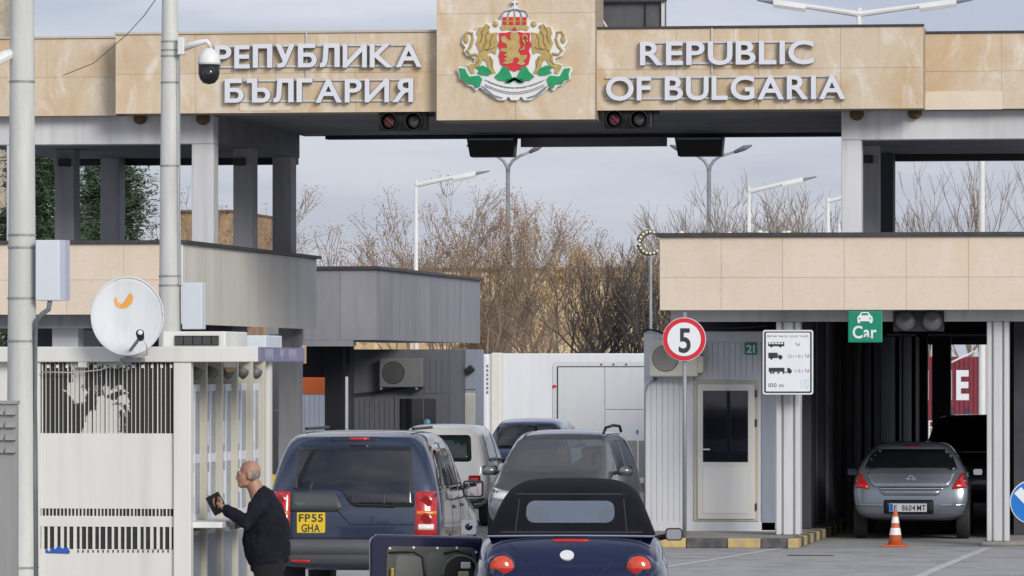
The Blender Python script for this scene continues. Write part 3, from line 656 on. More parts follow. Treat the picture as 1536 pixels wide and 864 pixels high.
tsh('lorry_symbol', [[(154, 476), (312, 476), (312, 516), (154, 516)], [(314, 516), (384, 516), (384, 524), (314, 524)], [(338, 478), (362, 478), (384, 502), (384, 518), (338, 518)]]+[disc(u, 526, 11) for u in (176, 202, 250, 302, 362)], .0105, ink)
k = MB()
for s, u0, u1, v0, v1 in (('100 m', 152, 302, 628, 670), ('Toll', 416, 462, 226, 258), ('3.5 t < 12 t', 345, 495, 344, 374), ('Toll', 512, 556, 340, 374), ('> 12 t', 414, 496, 492, 522), ('Toll', 512, 556, 488, 522), ('ПЪТНИ ТАКСИ / ROAD TAXES', 138, 548, 152, 172)):
    a, b = TP(u0, v1), TP(u1, v0); flat_text(k, s, a[0], b[0], a[1], b[1], SY-.0095, bold=.012)
k.build('lettering', mat('grey_ink', (.10, .10, .11), .6), t)['kind'] = 'stuff'
rr_ = random.Random(4)
tsh('sticker', [[(u, v), (u+rr_.choice((6, 10, 14)), v), (u+10, v+6), (u, v+6)] for u in range(468, 548, 18) for v in range(592, 690, 11) if rr_.random() < .7], .0095, mat('sticker_blue', (.35, .55, .66), .5))

# blue arrow sign at the right edge
t = thing('keep_right_sign', 'round blue direction sign with white arrow beside the right column', 'road sign', (PX(1548, 75.5), 75.5, 0))
xq = PX(1548, 75.5); zc = PZ(753, 75.5, 1548); rr = .31
k = MB(); k.cyl((xq, 75.56, 0), (xq, 75.56, zc+.25), .03, n=10); k.build('pole', greysteel, t)
k = MB(); k.lathe([(rr, 0), (rr, .02)], (xq, 75.5, zc), 'Y', 40); k.build('disc', signw, t)
k = MB(); k.lathe([(rr*.95, 0), (rr*.95, .005)], (xq, 75.493, zc), 'Y', 40); k.build('blue_field', signb, t)
k = MB(); k.prism([(xq-.20+a, zc+.17+b) for a, b in ((0, 0), (.05, .04), (.25, -.19), (.31, -.13), (.33, -.36), (.10, -.32), (.16, -.27), (-.05, -.05))], 75.486, 75.4925); k.build('arrow', signw, t)
# traffic cone
t = thing('traffic_cone', 'orange traffic cone with white bands on the road behind the silver hatchback', 'cone', (*G(1343, 820), 0))
q = G(1343, 820); cn = mat('cone_orange', (.62, .13, .04), .6, var=.25, scale=15)
k = MB(); k.box(q[0]-.18, q[0]+.18, q[1]-.18, q[1]+.18, .001, .03); k.build('base', cn, t, bevel=.012)
prof = [(.11, .03), (.035, .52)]; rad = lambda z: .105+( .025-.105)*(z-.03)/.49
k = MB(); k.lathe([(rad(.03), .03), (rad(.27), .27), (rad(.52), .52), (.015, .525)], (q[0], q[1], 0), 'Z', 20); k.build('cone', cn, t, smooth=True)
for z0_, z1_ in ((.17, .27), (.34, .43)):
    k = MB(); k.lathe([(rad(z0_)+.003, z0_), (rad(z1_)+.003, z1_)], (q[0], q[1], 0), 'Z', 20); k.f = k.f[:-2]; k.m = k.m[:-2]; k.build('white_band', white, t, smooth=True)

# ================================================================== left canopies
lc = thing('left_canopy', 'beige fronted canopy with long pale grey metal side', 'canopy', (PX(100, 79), 79, 0))
LYC = 78.3; xa, xb = PX(-70, LYC), PX(275, LYC); zt = PZ(366, LYC, 200); zb = PZ(472, LYC, 120)
k = MB(); k.box(xa, xb-.03, LYC, 89.5, zb+.004, zt-.004); k.build('roof_core', soffit, lc)
panels(lc, xa, xb-.03, zb, zt, LYC, 2, .9, stone_pale, z_split=[zb, PZ(420, LYC, 120), zt], seed=5)
n = 5; L0, L1 = LYC-.03, PZ and 89.6
for i in range(n):
    k = MB(); y0_ = L0+(L1-L0)*i/n; y1_ = L0+(L1-L0)*(i+1)/n
    k.box(xb-.03, xb, y0_+.002, y1_-.002, zb-.14, zt); k.build('side_panel', clad, lc)
k = MB(); k.box(xa, xb+.06, LYC-.08, LYC+.1, zt+.003, zt+.055); k.box(xb-.1, xb+.06, LYC+.1, 89.75, zt+.003, zt+.055); k.build('coping', cap, lc)
k = MB(); k.box(xa, xb-.3, LYC+.5, LYC+.8, zb-.2, zb+.002); k.build('front_beam', shaded_conc, lc)
column(lc, PX(78, 79.2), PX(117, 79.2), 79.2, 79.6, 0, zb, sandw)
k = MB(); k.box(xa, xb-.2, 83, 83.1, 0, zb); k.build('recess_shade_sheet', lane_shade, lc)  # dark sheet standing for the shade in the recess below the canopy
k = MB(); k.pbox(122, 150, 495, 540, 82, .3); k.build('counter_cabinet', blue_grey, lc)
for Yc in (84, 89):
    column(lc, xb-.55, xb-.2, Yc, Yc+.4, 0, zb, shaded_conc)
lc2 = thing('slate_canopy', 'dark slate grey metal canopy beyond the beige one', 'canopy', (PX(520, 102), 102, 0))
SY2 = 101; xa, xb = PX(400, SY2), PX(565, SY2); zt = PZ(404, SY2, 560); zb = PZ(510, SY2, 560)
k = MB(); k.box(xa, xb-.03, SY2+.03, 114.6, zb+.01, zt-.004); k.build('roof_core', soffit, lc2)
for i in range(3):
    w_ = (xb-xa)/3; k = MB(); k.box(xa+i*w_+.003, xa+(i+1)*w_-.003, SY2, SY2+.03, zb, zt); k.build('front_panel', clad2, lc2)
for i in range(5):
    y0_ = SY2+.034+13.57*i/5; k = MB(); k.box(xb-.03, xb, y0_+.002, y0_+13.57/5-.002, zb, zt); k.build('side_panel', clad2, lc2)
k = MB(); k.box(xa, xb+.07, SY2-.08, SY2+.1, zt+.003, zt+.06); k.box(xb-.1, xb+.07, SY2+.1, 114.7, zt+.003, zt+.06); k.build('coping', cap, lc2)
k = MB(); k.box(xa, PX(530, SY2), SY2-.02, SY2+.3, zb-.12, zb-.004); k.build('gutter', clad2, lc2)
vd = mat('canopy_shade', (.008, .008, .012), .8)  # deep shade under the slate canopy, put into the colour
for (a, b, Y, mm) in ((487, 514, 103, vd), (514, 526, 104, lane_shade)):
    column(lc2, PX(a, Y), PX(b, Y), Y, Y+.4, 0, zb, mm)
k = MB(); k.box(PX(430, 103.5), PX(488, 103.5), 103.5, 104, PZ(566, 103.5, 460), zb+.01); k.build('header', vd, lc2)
column(lc2, PX(404, 98), PX(441, 98), 98, 98.4, 0, zb+.1, mat('bare_concrete', (.16, .16, .155), .85, var=.3, streak=.3))
# booths under the slate canopy
b1 = thing('shaded_booth', 'dark ribbed booth with black window under the slate canopy', 'booth', (PX(610, 105), 105, 0))
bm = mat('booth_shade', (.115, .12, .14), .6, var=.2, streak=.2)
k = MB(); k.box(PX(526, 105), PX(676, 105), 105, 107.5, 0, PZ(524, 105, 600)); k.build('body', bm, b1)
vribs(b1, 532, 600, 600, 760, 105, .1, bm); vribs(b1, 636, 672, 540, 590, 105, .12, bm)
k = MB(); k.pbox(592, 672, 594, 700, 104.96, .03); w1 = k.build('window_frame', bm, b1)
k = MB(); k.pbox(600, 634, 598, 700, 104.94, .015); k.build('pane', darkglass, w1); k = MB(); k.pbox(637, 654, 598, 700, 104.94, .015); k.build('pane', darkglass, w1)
q = P(640, 634, 104.9); k = MB(); k.lathe([(.0, -.03), (.05, -.02), (.085, 0)], (q.x, 104.93, q.z), 'Y', 16); tag(k.build('desk_fan', mat('fan_blue', (.10, .28, .36), .4), None, smooth=True), 'small blue fan behind the dark booth window', 'fan')
k = MB(); k.tube([P(526, 592, 104.9), P(570, 588, 104.9), P(630, 578, 104.9)], .02, 6); k.build('cable', black, b1, smooth=True)
t = ac_unit('grey air conditioner on the dark booth under the slate canopy', 569, 634, 537, 581, 104.95, mat('ac_grey', (.15, .155, .155), .5, var=.15), fanfrac=.60, grille=black)
b2 = thing('blue_grey_booth', 'blue grey booth with narrow window beside the white lorry', 'booth', (PX(705, 107), 107, 0))
k = MB(); k.box(PX(684, 107), PX(715, 107), 107, 108, 0, PZ(524, 107, 700)); k.build('body', blue_grey, b2)
k = MB(); k.pbox(686, 713.5, 540, 584, 106.97, .025); k.build('upper_panel', blue_grey, b2, bevel=.008)
k = MB(); k.pbox(684, 713, 589, 636, 106.96, .03); wf = k.build('window_frame', cream, b2)
k = MB(); k.pbox(687, 698, 593, 640, 106.95, .012); k.build('pane', mat('curtain', (.36, .33, .32), .4, var=.4, scale=9), wf); k = MB(); k.pbox(700, 711, 593, 640, 106.95, .012); k.build('pane', mat('blind', (.45, .45, .45), .4), wf)
q = P(704, 553, 106.9); t = thing('floodlight', 'small black floodlight on the blue grey booth', 'light', q)
k = MB(); k.prism([(q.x-.10, q.z-.03), (q.x+.04, q.z-.1), (q.x+.13, q.z-.02), (q.x+.03, q.z+.08)], 106.8, 106.92); k.build('housing', black, t, bevel=.01)
k = MB(); k.cyl((q.x+.03, 106.88, q.z), (q.x+.03, 106.98, q.z), .02); k.build('arm', black, t)
# orange striped cabin far behind
b3 = thing('orange_band_cabin', 'pale blue grey cabin with an orange band below the slate canopy', 'cabin', (PX(440, 118), 118, 0))
k = MB(); k.box(PX(370, 118), PX(545, 118), 118, 122, 0, PZ(551, 118, 440)); k.build('body', sandw, b3)
k = MB(); k.pbox(370, 545, 565.5, 591, 117.97, .02); k.build('orange_band', orange, b3)
k = MB(); k.pbox(370, 545, 551, 565, 117.98, .015); k.build('roof_trim', blue_grey, b3)
vribs(b3, 385, 500, 592, 720, 118, .11, sandw)
t = MB(); q = P(520, 600, 101.5); t.cyl((q.x, 101.5, 0), (q.x, 101.5, PZ(565, 101.5, 520)), .03); tag(smooth_angle(t.build('thin_post', sandw, None)), 'thin pale post between dark columns under the slate canopy', 'post')
t = thing('pipe_railing', 'thin grey pipe railing beside the bare concrete column', 'railing', (PX(420, 92), 92, 0))
k = MB(); k.tube([P(384, 617, 92), P(440, 615, 92)], .02, 6); k.build('rail', greysteel, t)
for px in (387, 441): k = MB(); q = P(px, 616, 92); k.cyl((q.x, 92, 0), (q.x, 92, q.z+.04), .02, n=8); k.build('post', greysteel, t)
k = MB(); k.pbox(429, 436, 634, 648, 97.95, .02); tag(k.build('notice', signw, None), 'small white notice on the bare concrete column', 'notice')
k = MB(); k.box(PX(398, 84), PX(424, 84), 84, 84.4, .0, PZ(712, 84, 410)); tag(k.build('barrier_block', mat('barrier_yellow', (.70, .58, .03), .5), None, bevel=.04), 'yellow barrier block beside the dark blue off-roader', 'barrier')
# ================================================================== passport kiosk (left)
KY = 43.2
ki = thing('passport_kiosk', 'off-white passport kiosk with slatted front and side windows', 'kiosk', (PX(170, KY), KY, 0))
XK = PX(285, KY); XK0 = PX(-60, KY); zr = PZ(520, KY, 200); zbm = PZ(543, KY, 200)
k = MB(); k.box(XK0, XK-.2, KY+.12, 46.6, 0, zr-.02); k.build('body', kiosk_w, ki)
k = MB(); k.box(XK0, PX(388, KY), KY-.02, KY+.1, zbm, zr); k.build('front_beam', kiosk_w, ki, bevel=.008)
k = MB(); k.pbox(117, 130, 543, 551, KY-.02, .1); k.build('beam_block', kiosk_w, ki)
k = MB(); k.pbox(336, 351, 541, 551, KY+.25, .1); k.build('beam_block', kiosk_w, ki)
k = MB(); q = P(343, 553, KY+.25); k.ball((q.x, KY+.3, q.z), .045, .04, .03, 10, 6); k.build('downlight', mat('downlight_amber', (.5, .3, .12), .4), ki)
k = MB(); k.box(XK0, XK-.02, KY+.1, 47.4, zbm+.012, zr-.004); k.build('roof', kiosk_w, ki)
k = MB(); k.box(XK-.02, PX(388, KY)-.004, KY+.1, 45.2, zbm+.012, zr-.004); k.build('roof_overhang', kiosk_w, ki)
k = MB(); k.pbox(260, 286, 543.2, 960, KY, .12); k.build('corner_post', kiosk_w, ki, bevel=.008)
k = MB(); k.pbox(54, 60, 543.2, 960, KY+.01, .12); k.build('corner_post', kiosk_w, ki)
# slatted front with torn film
def film_mat():
    m = bpy.data.materials.new('torn_film'); m.use_nodes = True; t = m.node_tree; b = t.nodes['Principled BSDF']; L = t.links.new
    g = t.nodes.new('ShaderNodeNewGeometry'); n = t.nodes.new('ShaderNodeTexNoise'); n.inputs['Scale'].default_value = 3.0; n.inputs['Detail'].default_value = 9; n.inputs['Roughness'].default_value = .62; n.inputs['Distortion'].default_value = .5
    L(g.outputs['Position'], n.inputs[0])
    sp = t.nodes.new('ShaderNodeSeparateXYZ'); L(g.outputs['Position'], sp.inputs[0])
    xc = PX(152, KY); ab = t.nodes.new('ShaderNodeMath'); ab.operation = 'SUBTRACT'; ab.inputs[1].default_value = xc; L(sp.outputs[0], ab.inputs[0])
    ab2 = t.nodes.new('ShaderNodeMath'); ab2.operation = 'ABSOLUTE'; L(ab.outputs[0], ab2.inputs[0])
    mr = t.nodes.new('ShaderNodeMapRange'); mr.inputs[1].default_value = .05; mr.inputs[2].default_value = .55; mr.inputs[3].default_value = .10; mr.inputs[4].default_value = -.12; L(ab2.outputs[0], mr.inputs[0])
    ad = t.nodes.new('ShaderNodeMath'); ad.operation = 'ADD'; L(n.outputs[0], ad.inputs[0]); L(mr.outputs[0], ad.inputs[1])
    r = t.nodes.new('ShaderNodeValToRGB'); r.color_ramp.elements[0].position = .535; r.color_ramp.elements[1].position = .55
    r.color_ramp.elements[0].color = (.022, .022, .020, 1); r.color_ramp.elements[1].color = (.55, .56, .53, 1)
    L(ad.outputs[0], r.inputs[0]); L(r.outputs[0], b.inputs['Base Color']); b.inputs['Roughness'].default_value = .6
    return m
film = film_mat()
film_dark = mat('film_remnant', (.025, .025, .025), .6, var=.5, scale=14)
fp = MB(); fp.pbox(60, 260, 543.2, 960, KY+.06, .05); fp = fp.build('front_panel', kiosk_w, ki)
k = MB(); k.pbox(60, 260, 544, 650, KY+.052, .008); k.build('torn_poster', film, fp)
for (a, b) in ((650, 763), (774, 790), (824, 960)):
    k = MB(); k.pbox(60, 260, a, b, KY+.035, .02); k.build('sheet', kiosk_w, fp)
for (a, b) in ((763, 774), (790, 824)):
    k = MB(); k.pbox(60, 260, a, b, KY+.052, .008); k.build('film_strip', film_dark, fp)
rr = random.Random(3)
def rib_run(y0, y1, pitch, wd, hook=False, name='slat'):
    px = 62.0; i = 0
    while px < 259:
        k = MB(); k.pbox(px, px+wd*(.55+.8*rr.random()), y0, y1, KY+.036, .015); k.build(name, kiosk_w, fp); px += pitch
rib_run(544, 650, 6.4, .8); rib_run(545, 650, 19.2, 1.7, name='wide_slat')
rib_run(763, 774, 5.5, 1.6, name='thin_slat'); rib_run(790, 824, 9.6, 3.6)
k = MB()
for i in range(14): k.pbox(70+i*14.2, 74+i*14.2, 547, 552, KY+.03, .006)
k.build('fixing_clip', white, fp)['kind'] = 'stuff'
k = MB()
for i in range(19): k.pbox(116+i*7.5, 118.2+i*7.5, 825, 829, KY+.033, .002)
k.build('film_scrap', film_dark, fp)['kind'] = 'stuff'
bp = [(67, 830), (67, 822), (73, 828), (76, 821), (82, 824), (86, 818), (92, 823), (100, 821), (104, 828), (102, 831)]
k = MB(); k.prism([(P(u, v, KY).x, P(u, v, KY).z) for u, v in bp], KY+.031, KY+.034); k.build('blue_scrap', mat('scrap_blue', (.02, .10, .42), .6), fp)
# side wall facing the lane, with three windows and lamps
frame_w = mat('window_white', (.62, .65, .70), .4, var=.06)
pane_m = mat('kiosk_pane', (.26, .30, .37), .06, var=.3, scale=6, spec=.8)
k = MB(); k.box(XK-.2, XK-.075, KY+.12, 46.6, 0, PZ(790, 45, 300)); k.build('side_sill_wall', kiosk_w, ki)
def win(y0, y1):
    z0, z1 = 1.28, 2.42
    k = MB(); k.box(XK-.12, XK-.07, y0, y1, z0, z1); wf = k.build('window', frame_w, ki, bevel=.006)
    ym = (y0+y1)/2
    for (a, b, c, d) in ((y0+.05, y1-.05, z0+.06, z0+.48), (y0+.05, ym-.02, z0+.56, z1-.06), (ym+.02, y1-.05, z0+.56, z1-.06)):
        k = MB(); k.box(XK-.072, XK-.064, a, b, c, d); k.build('pane', pane_m, wf)
    k = MB(); k.box(XK-.07, XK-.055, ym-.015, ym+.015, z0, z1); k.build('mullion', frame_w, wf)
    k = MB(); k.box(XK-.07, XK-.06, y0+.02, y1-.02, .35, 1.15); k.build('lower_panel', mat('panel_grey', (.30, .32, .37), .5, var=.25), wf)
    for (a, c, mm_) in ((y0+.08, z0+.62, signw), (y0+.12, z0+.20, signw)):
        k = MB(); k.box(XK-.064, XK-.061, a, a+.16, c, c+.2); k.build('notice', mm_, wf)
    k = MB(); k.cyl((XK-.08, ym, 2.54), (XK-.02, ym-.03, 2.50), .04, .05, 14); k.build('lamp', mat('lamp_dark', (.16, .16, .155), .5), wf, smooth=True)
ys = [KY+.12, KY+.78, KY+1.46, KY+2.14, KY+2.82, KY+3.4]
for i in range(5):
    win(ys[i]+.07, ys[i+1])
    k = MB(); k.box(XK-.15, XK-.02, ys[i+1], ys[i+1]+.07, 0, zbm+.01); k.build('mullion_post', cream, ki, bevel=.006)
k = MB(); zc = PZ(777, 44.5, 320); k.box(XK-.2, XK+.25, KY+.1, KY+2.0, zc-.05, zc); k.build('counter', white, ki, bevel=.008)
k = MB(); k.box(XK+.23, XK+.28, KY+.5, KY+.8, zc-.07, zc+.01); k.build('counter_bracket', greysteel, ki)
q0, q1 = PX(356, 46.7), PX(376, 46.7)
k = MB(); k.box(q0, q1, 46.7, 46.85, 0, zbm+.01); k.build('canopy_post', kiosk_w, ki, bevel=.006)
k = MB(); k.box(PX(389, 47.2), PX(404, 47.2), 47.2, 47.35, 0, zbm+.01); k.build('canopy_post', kiosk_w, ki, bevel=.006)
# purple banner on the lane side of the roof edge
xs_ = PX(388, KY); ban = mat('banner_violet', (.20, .19, .30), .6, var=.15)
k = MB(); k.box(xs_, xs_+.02, KY-.02, 45.2, zbm+.005, zr-.004); bn = k.build('banner', ban, ki)
k = MB(); z_ = (zbm+zr)/2
for (a, n_) in ((.18, 6), (.85, 3), (1.25, 6)):
    for i in range(n_): y_ = KY+a+i*.062; k.box(xs_+.02, xs_+.022, y_, y_+.042, z_-.012-.03*(i % 2), z_+.045)
k.build('faded_print', mat('faded_print', (.33, .32, .42), .6), bn)['kind'] = 'stuff'
k = MB(); k.box(xs_-.002, xs_+.03, 45.2, 45.24, zbm-.01, zr+.02); k.build('banner_end', mat('wood_tan', (.45, .32, .2), .6), ki)
# things on the kiosk roof
rb = thing('roof_box', 'off-white roof box with dark grille on the kiosk', 'roof box', (PX(300, 44.6), 44.6, zr))
k = MB(); k.pbox(244, 338, 497, 521, 44.6, 1.0); k.build('casing', kiosk_w, rb, bevel=.01)
k = MB(); k.pbox(262, 328, 503.5, 518, 44.585, .012); gr = k.build('grille', black, rb)
for i in range(5):
    k = MB(); k.pbox(262+i*14, 274+i*14 if i < 4 else 328, 505, 517, 44.578, .005); k.build('grille_bar', mat('grille_grey', (.05, .05, .05), .5), gr)
k = MB(); k.pbox(336, 399, 503, 525, 48, .8); tag(k.build('grey_duct_box', boxm, None, bevel=.01), 'pale grey metal box behind the kiosk roof edge', 'box')
# satellite dish
dq = P(191, 474, KY-.25)
ds = thing('satellite_dish', 'white satellite dish with orange mark on the kiosk roof', 'satellite dish', P(191, 540, KY-.1))
s_ = F/(KY-.25)*1.0; rx, rz = 53.5/182, 60/182
n = 48; k = MB(); vs = []; rings = [0, .3, .55, .75, .9, 1.0]
yaw_, pit = R(12), R(14)
Md = Matrix.Rotation(yaw_, 3, 'Z') @ Matrix.Rotation(-pit, 3, 'X')
def DP(u, v, off=0):           # dish surface, u right, v up in metres
    r2 = (u/rx)**2+(v/rz)**2; return Vector(dq) + Md @ Vector((u, -.07*r2+.07+off, v))
for r in rings[1:]:
    for j in range(n): a = 2*math.pi*j/n; vs.append(DP(rx*r*math.cos(a), rz*r*math.sin(a)))
vs.append(DP(0, 0)); cI = len(vs)-1
fs = [(cI, (j+1) % n, j) for j in range(n)]
for i in range(len(rings)-2): fs += [(i*n+j, i*n+(j+1) % n, (i+1)*n+(j+1) % n, (i+1)*n+j) for j in range(n)]
fs = [f[::-1] for f in fs]
dish_m = mat('dish_paint', (.64, .67, .69), .8, var=.12, scale=5, streak=.12)
k.add(vs, fs); o = k.build('reflector', dish_m, ds, smooth=True); sm = o.modifiers.new('s', 'SOLIDIFY'); sm.thickness = .008
k = MB(); k.tube([DP(rx*math.cos(2*math.pi*j/n), rz*math.sin(2*math.pi*j/n)) for j in range(n+1)], .008, 6); k.build('rim', dish_m, ds, smooth=True)
mark = [(-.09, .20), (-.105, .165), (-.09, .12), (-.05, .10), (0, .105), (.045, .15), (.052, .195), (.035, .225), (.02, .22), (-.015, .165), (-.035, .14), (-.055, .14), (-.078, .165)]
k = MB(); vv = [DP(u-.005, v-.02, -.004) for u, v in mark]; k.add(vv, [tuple(range(len(vv)-1, -1, -1))])
o = k.build('orange_mark', mat('mark_orange', (.66, .30, .03), .5), ds)
a0 = P(196, 525, KY-.3); a1 = P(211, 505, KY-.62)
k = MB(); k.tube([a0, a1], .014, 8); k.build('feed_arm', greysteel, ds)
k = MB(); k.cyl(Vector(a1)+Vector((-.01, .05, -.01)), Vector(a1)+Vector((0, -.03, .03)), .03, .034, 14); k.build('feed_horn', black, ds, smooth=True)
k = MB(); k.ball(Vector(a1)+Vector((.0, -.02, .03)), .024, .024, .024, 12, 8); k.build('feed_cap', white, ds, smooth=True)
k = MB(); k.tube([P(191, 500, KY-.1), P(191, 537, KY-.06)], .022, 8); k.box(dq.x-.1, dq.x+.1, KY-.08, KY-.02, PZ(537, KY, 191)-.03, PZ(537, KY, 191)); k.build('mount', greysteel, ds)
k = MB(); k.tube([a1, P(220, 518, KY-.5), P(221, 531, KY-.3), P(212, 536, KY-.1), P(195, 537, KY-.06)], .006, 5); k.build('cable', white, ds, smooth=True)
k = MB(); k.tube([P(62, 558, KY-.03), P(110, 559, KY-.03), P(150, 555, KY-.03), P(192, 540, KY-.06)], .006, 5)
tag(k.build('loose_cable', cream, None, smooth=True), 'thin pale cable strung across the torn poster', 'cable')

# ================================================================== poles
def pole(name, label, px0, py0, px1, py1, w0, w1, D, zbase=0):
    t = thing(name, label, 'pole', (PX((px0+px1)/2, D), D, zbase)); s = F/D
    top = P(px0, py0, D); x = P(px1, py1, D).x
    r0, r1 = w1/2/s, w0/2/s; ztop, zlow = top.z, P(px1, py1, D).z
    k = MB(); rb = r0+(r0-r1)*(zlow-zbase)/(ztop-zlow); k.cyl((x, D, zbase), (x, D, ztop), rb, r1, 16); o = k.build('shaft', pole_m, t); smooth_angle(o, 25)
    return t, x, (lambda z: rb+(r1-rb)*(z-zbase)/(ztop-zbase))
def straps(t, x, D, rf, pys, px=None, m=None):
    for py in pys:
        z = PZ(py, D); r = rf(z)+.006; k = MB()
        k.lathe([(r, -.008), (r, .008)], (x, D, z), 'Z', 16); k.f = k.f[:-2]; k.m = k.m[:-2]; k.build('strap', m or greysteel, t)
D1 = 41.0
p1, x1, rf1 = pole('utility_pole', 'thick weathered steel pole with grey cabinet in front of the kiosk', 37, -20, 33, 600, 36, 46, D1)
straps(p1, x1, D1, rf1, (117, 350, 369, 446, 511, 855))
k = MB(); k.pbox(53, 89, 360, 451, D1-.14, .2); k.build('cabinet', boxm, p1, bevel=.008)
k = MB(); k.pbox(89.5, 98, 360, 451, D1-.10, .16); k.build('cabinet_side', mat('cabinet_side', (.45, .48, .58), .45), p1)
k = MB(); k.tube([P(75, 451, D1-.1), P(73, 464, D1-.1), P(62, 472, D1-.1), P(54, 482, D1-.08), P(52.5, 510, D1-.05), P(53, 700, D1-.05), P(54.5, 960, D1-.05)], .02, 8)
k.build('conduit', mat('conduit_grey', (.16, .18, .19), .6, var=.3), p1, smooth=True)
k = MB(); q = P(10, 84, D1); k.tube([P(22, 78, D1), P(8, 84, D1-.1), P(-14, 96, D1-.2)], [.03, .045, .045], 8); k.build('camera_arm', white, p1)
D2 = 53.5
p2, x2, rf2 = pole('camera_pole', 'white steel pole carrying a domed camera behind the kiosk', 254.5, -20, 255, 500, 25, 35, D2)
straps(p2, x2, D2, rf2, (58, 71, 80, 120, 246, 413, 427))
k = MB(); k.pbox(273, 303, 424, 494, D2-.1, .2); k.build('cabinet', boxm, p2, bevel=.008)
k = MB(); k.tube([P(269, 60, D2-.1), P(269.5, 300, D2-.1), P(271, 425, D2-.1)], .008, 6); k.build('cable', greysteel, p2)
ca = thing('dome_camera', 'white and black dome security camera on a bracket beside the lettering', 'camera', P(313, 125, D2-.1))
DC = D2-.1
k = MB(); k.pbox(266, 276, 56, 82, DC-.05, .1); k.build('wall_plate', white, ca, bevel=.01)
k = MB(); k.tube([P(272, 72, DC), P(300, 63.5, DC), P(311, 62, DC), P(314.5, 66, DC), P(314.5, 74, DC)], [.045, .03, .026, .026, .03], 10); k.build('arm', white, ca, smooth=True)
q = P(313.5, 97, DC); u = 1/150
k = MB(); k.lathe([(.02, 26*u), (7*u, 24*u), (12*u, 19*u), (16.5*u, 12*u), (17.5*u, 4*u), (17.5*u, 0)], q, 'Z', 24); k.build('housing', white, ca, smooth=True)
k = MB(); k.lathe([(16.2*u, 0), (16.2*u, -14*u), (14*u, -22*u), (9*u, -28*u), (.01, -30*u)], q, 'Z', 24); k.build('dome', black, ca, smooth=True)
k = MB(); k.lathe([(.0, -.03), (.035, -.028), (.06, -.01), (.062, .02)], (q.x+.01, DC-.09, q.z-.09), 'Y', 18); k.build('lens', darkglass, ca, smooth=True)
# grey louvred fence at far left
fe = thing('louvred_fence', 'grey metal fence panel with louvres at the foot of the thick pole', 'fence', (PX(8, 39.5), 39.5, 0))
k = MB(); k.pbox(-60, 25.5, 604, 980, 39.5, .05); k.build('sheet', mat('fence_grey', (.30, .30, .30), .55, var=.15, streak=.25), fe)
for i in range(4):
    for (a, b) in ((-40, 6), (9, 24.5)):
        k = MB(); q0, q1 = P(a, 622+i*19, 39.5), P(b, 612+i*19, 39.5); k.add([(q0.x, 39.5, q1.z), (q1.x, 39.5, q1.z), (q1.x, 39.46, q0.z), (q0.x, 39.46, q0.z), (q0.x, 39.5, q0.z), (q1.x, 39.5, q0.z)], [(3, 2, 1, 0), (4, 5, 2, 3), (1, 2, 5), (0, 4, 3)]); k.build('louvre', MATS['fence_grey'], fe)
k = MB(); k.pbox(-60, 26, 601, 606, 39.48, .09); k.build('top_rail', MATS['fence_grey'], fe)
# overhead wire
k = MB(); k.tube([P(240, -10, 60), P(215, 25, 62), P(190, 52, 64), P(140, 95, 69), P(95, 113, 74)], .006, 4); tag(k.build('overhead_wire', ink, None), 'thin dark overhead wire sloping past the left fascia', 'wire')

# ================================================================== beyond the gantry
def arm_lamp(label, px, pyt, pyb, arm_px, arm_py, Y, w=6, double=False):
    t = thing('street_lamp', label, 'street lamp', (PX(px, Y), Y, 0), group='white street lamps beyond the gantry')
    s = F/Y; top = P(px, pyt, Y); k = MB(); k.cyl((top.x, Y, 0), (top.x, Y, top.z), w/s*.75, w/s*.45, 12); k.build('post', lampm, t, smooth=True)
    for (ax, ay) in arm_px:
        e = P(ax, ay, Y); k = MB(); k.tube([(top.x, Y, top.z-.12), (top.x+(e.x-top.x)*.55, Y, top.z-.12+(e.z-top.z+.12)*.55), e], [.06, .05, .045], 8); k.build('arm', lampm, t)
        dx = 1 if ax > px else -1; k = MB(); mid = top+(e-top)*.62
        d = (e-mid); k.tube([(mid.x, Y-.02, mid.z-.1), (e.x, Y-.02, e.z-.06)], [.07, .06], 6); k.build('lamp_head', lampm, t)
        k = MB(); k.tube([(e.x, Y, e.z-.02), (e.x+dx*.32, Y, e.z+d.z*.32/abs(d.x))], [.05, .02], 6); k.build('lamp_tip', greysteel, t)
arm_lamp('white single-arm street lamp rising behind the slate canopy', 624, 270, 410, [(714, 259)], 0, 125)
arm_lamp('white single-arm street lamp rising above the pinkish canopy with its arm fully visible', 1123.5, 280, 350, [(1205, 268)], 0, 130)
arm_lamp('short white street lamp half hidden by the right gantry column', 1242, 296, 350, [(1300, 286)], 0, 150)
arm_lamp('white twin-arm street lamp standing above the gantry parapet', 1288.5, 12, 50, [(1160, 2), (1435, 1)], 0, 104, 8)
t = thing('tall_post', 'tall plain white post seen through the right gantry bay', 'post', (PX(1473, 125), 125, 0)); k = MB(); q = P(1473, 100, 125); k.cyl((q.x, 125, 0), (q.x, 125, q.z), .085, .06, 10); k.build('shaft', lampm, t)
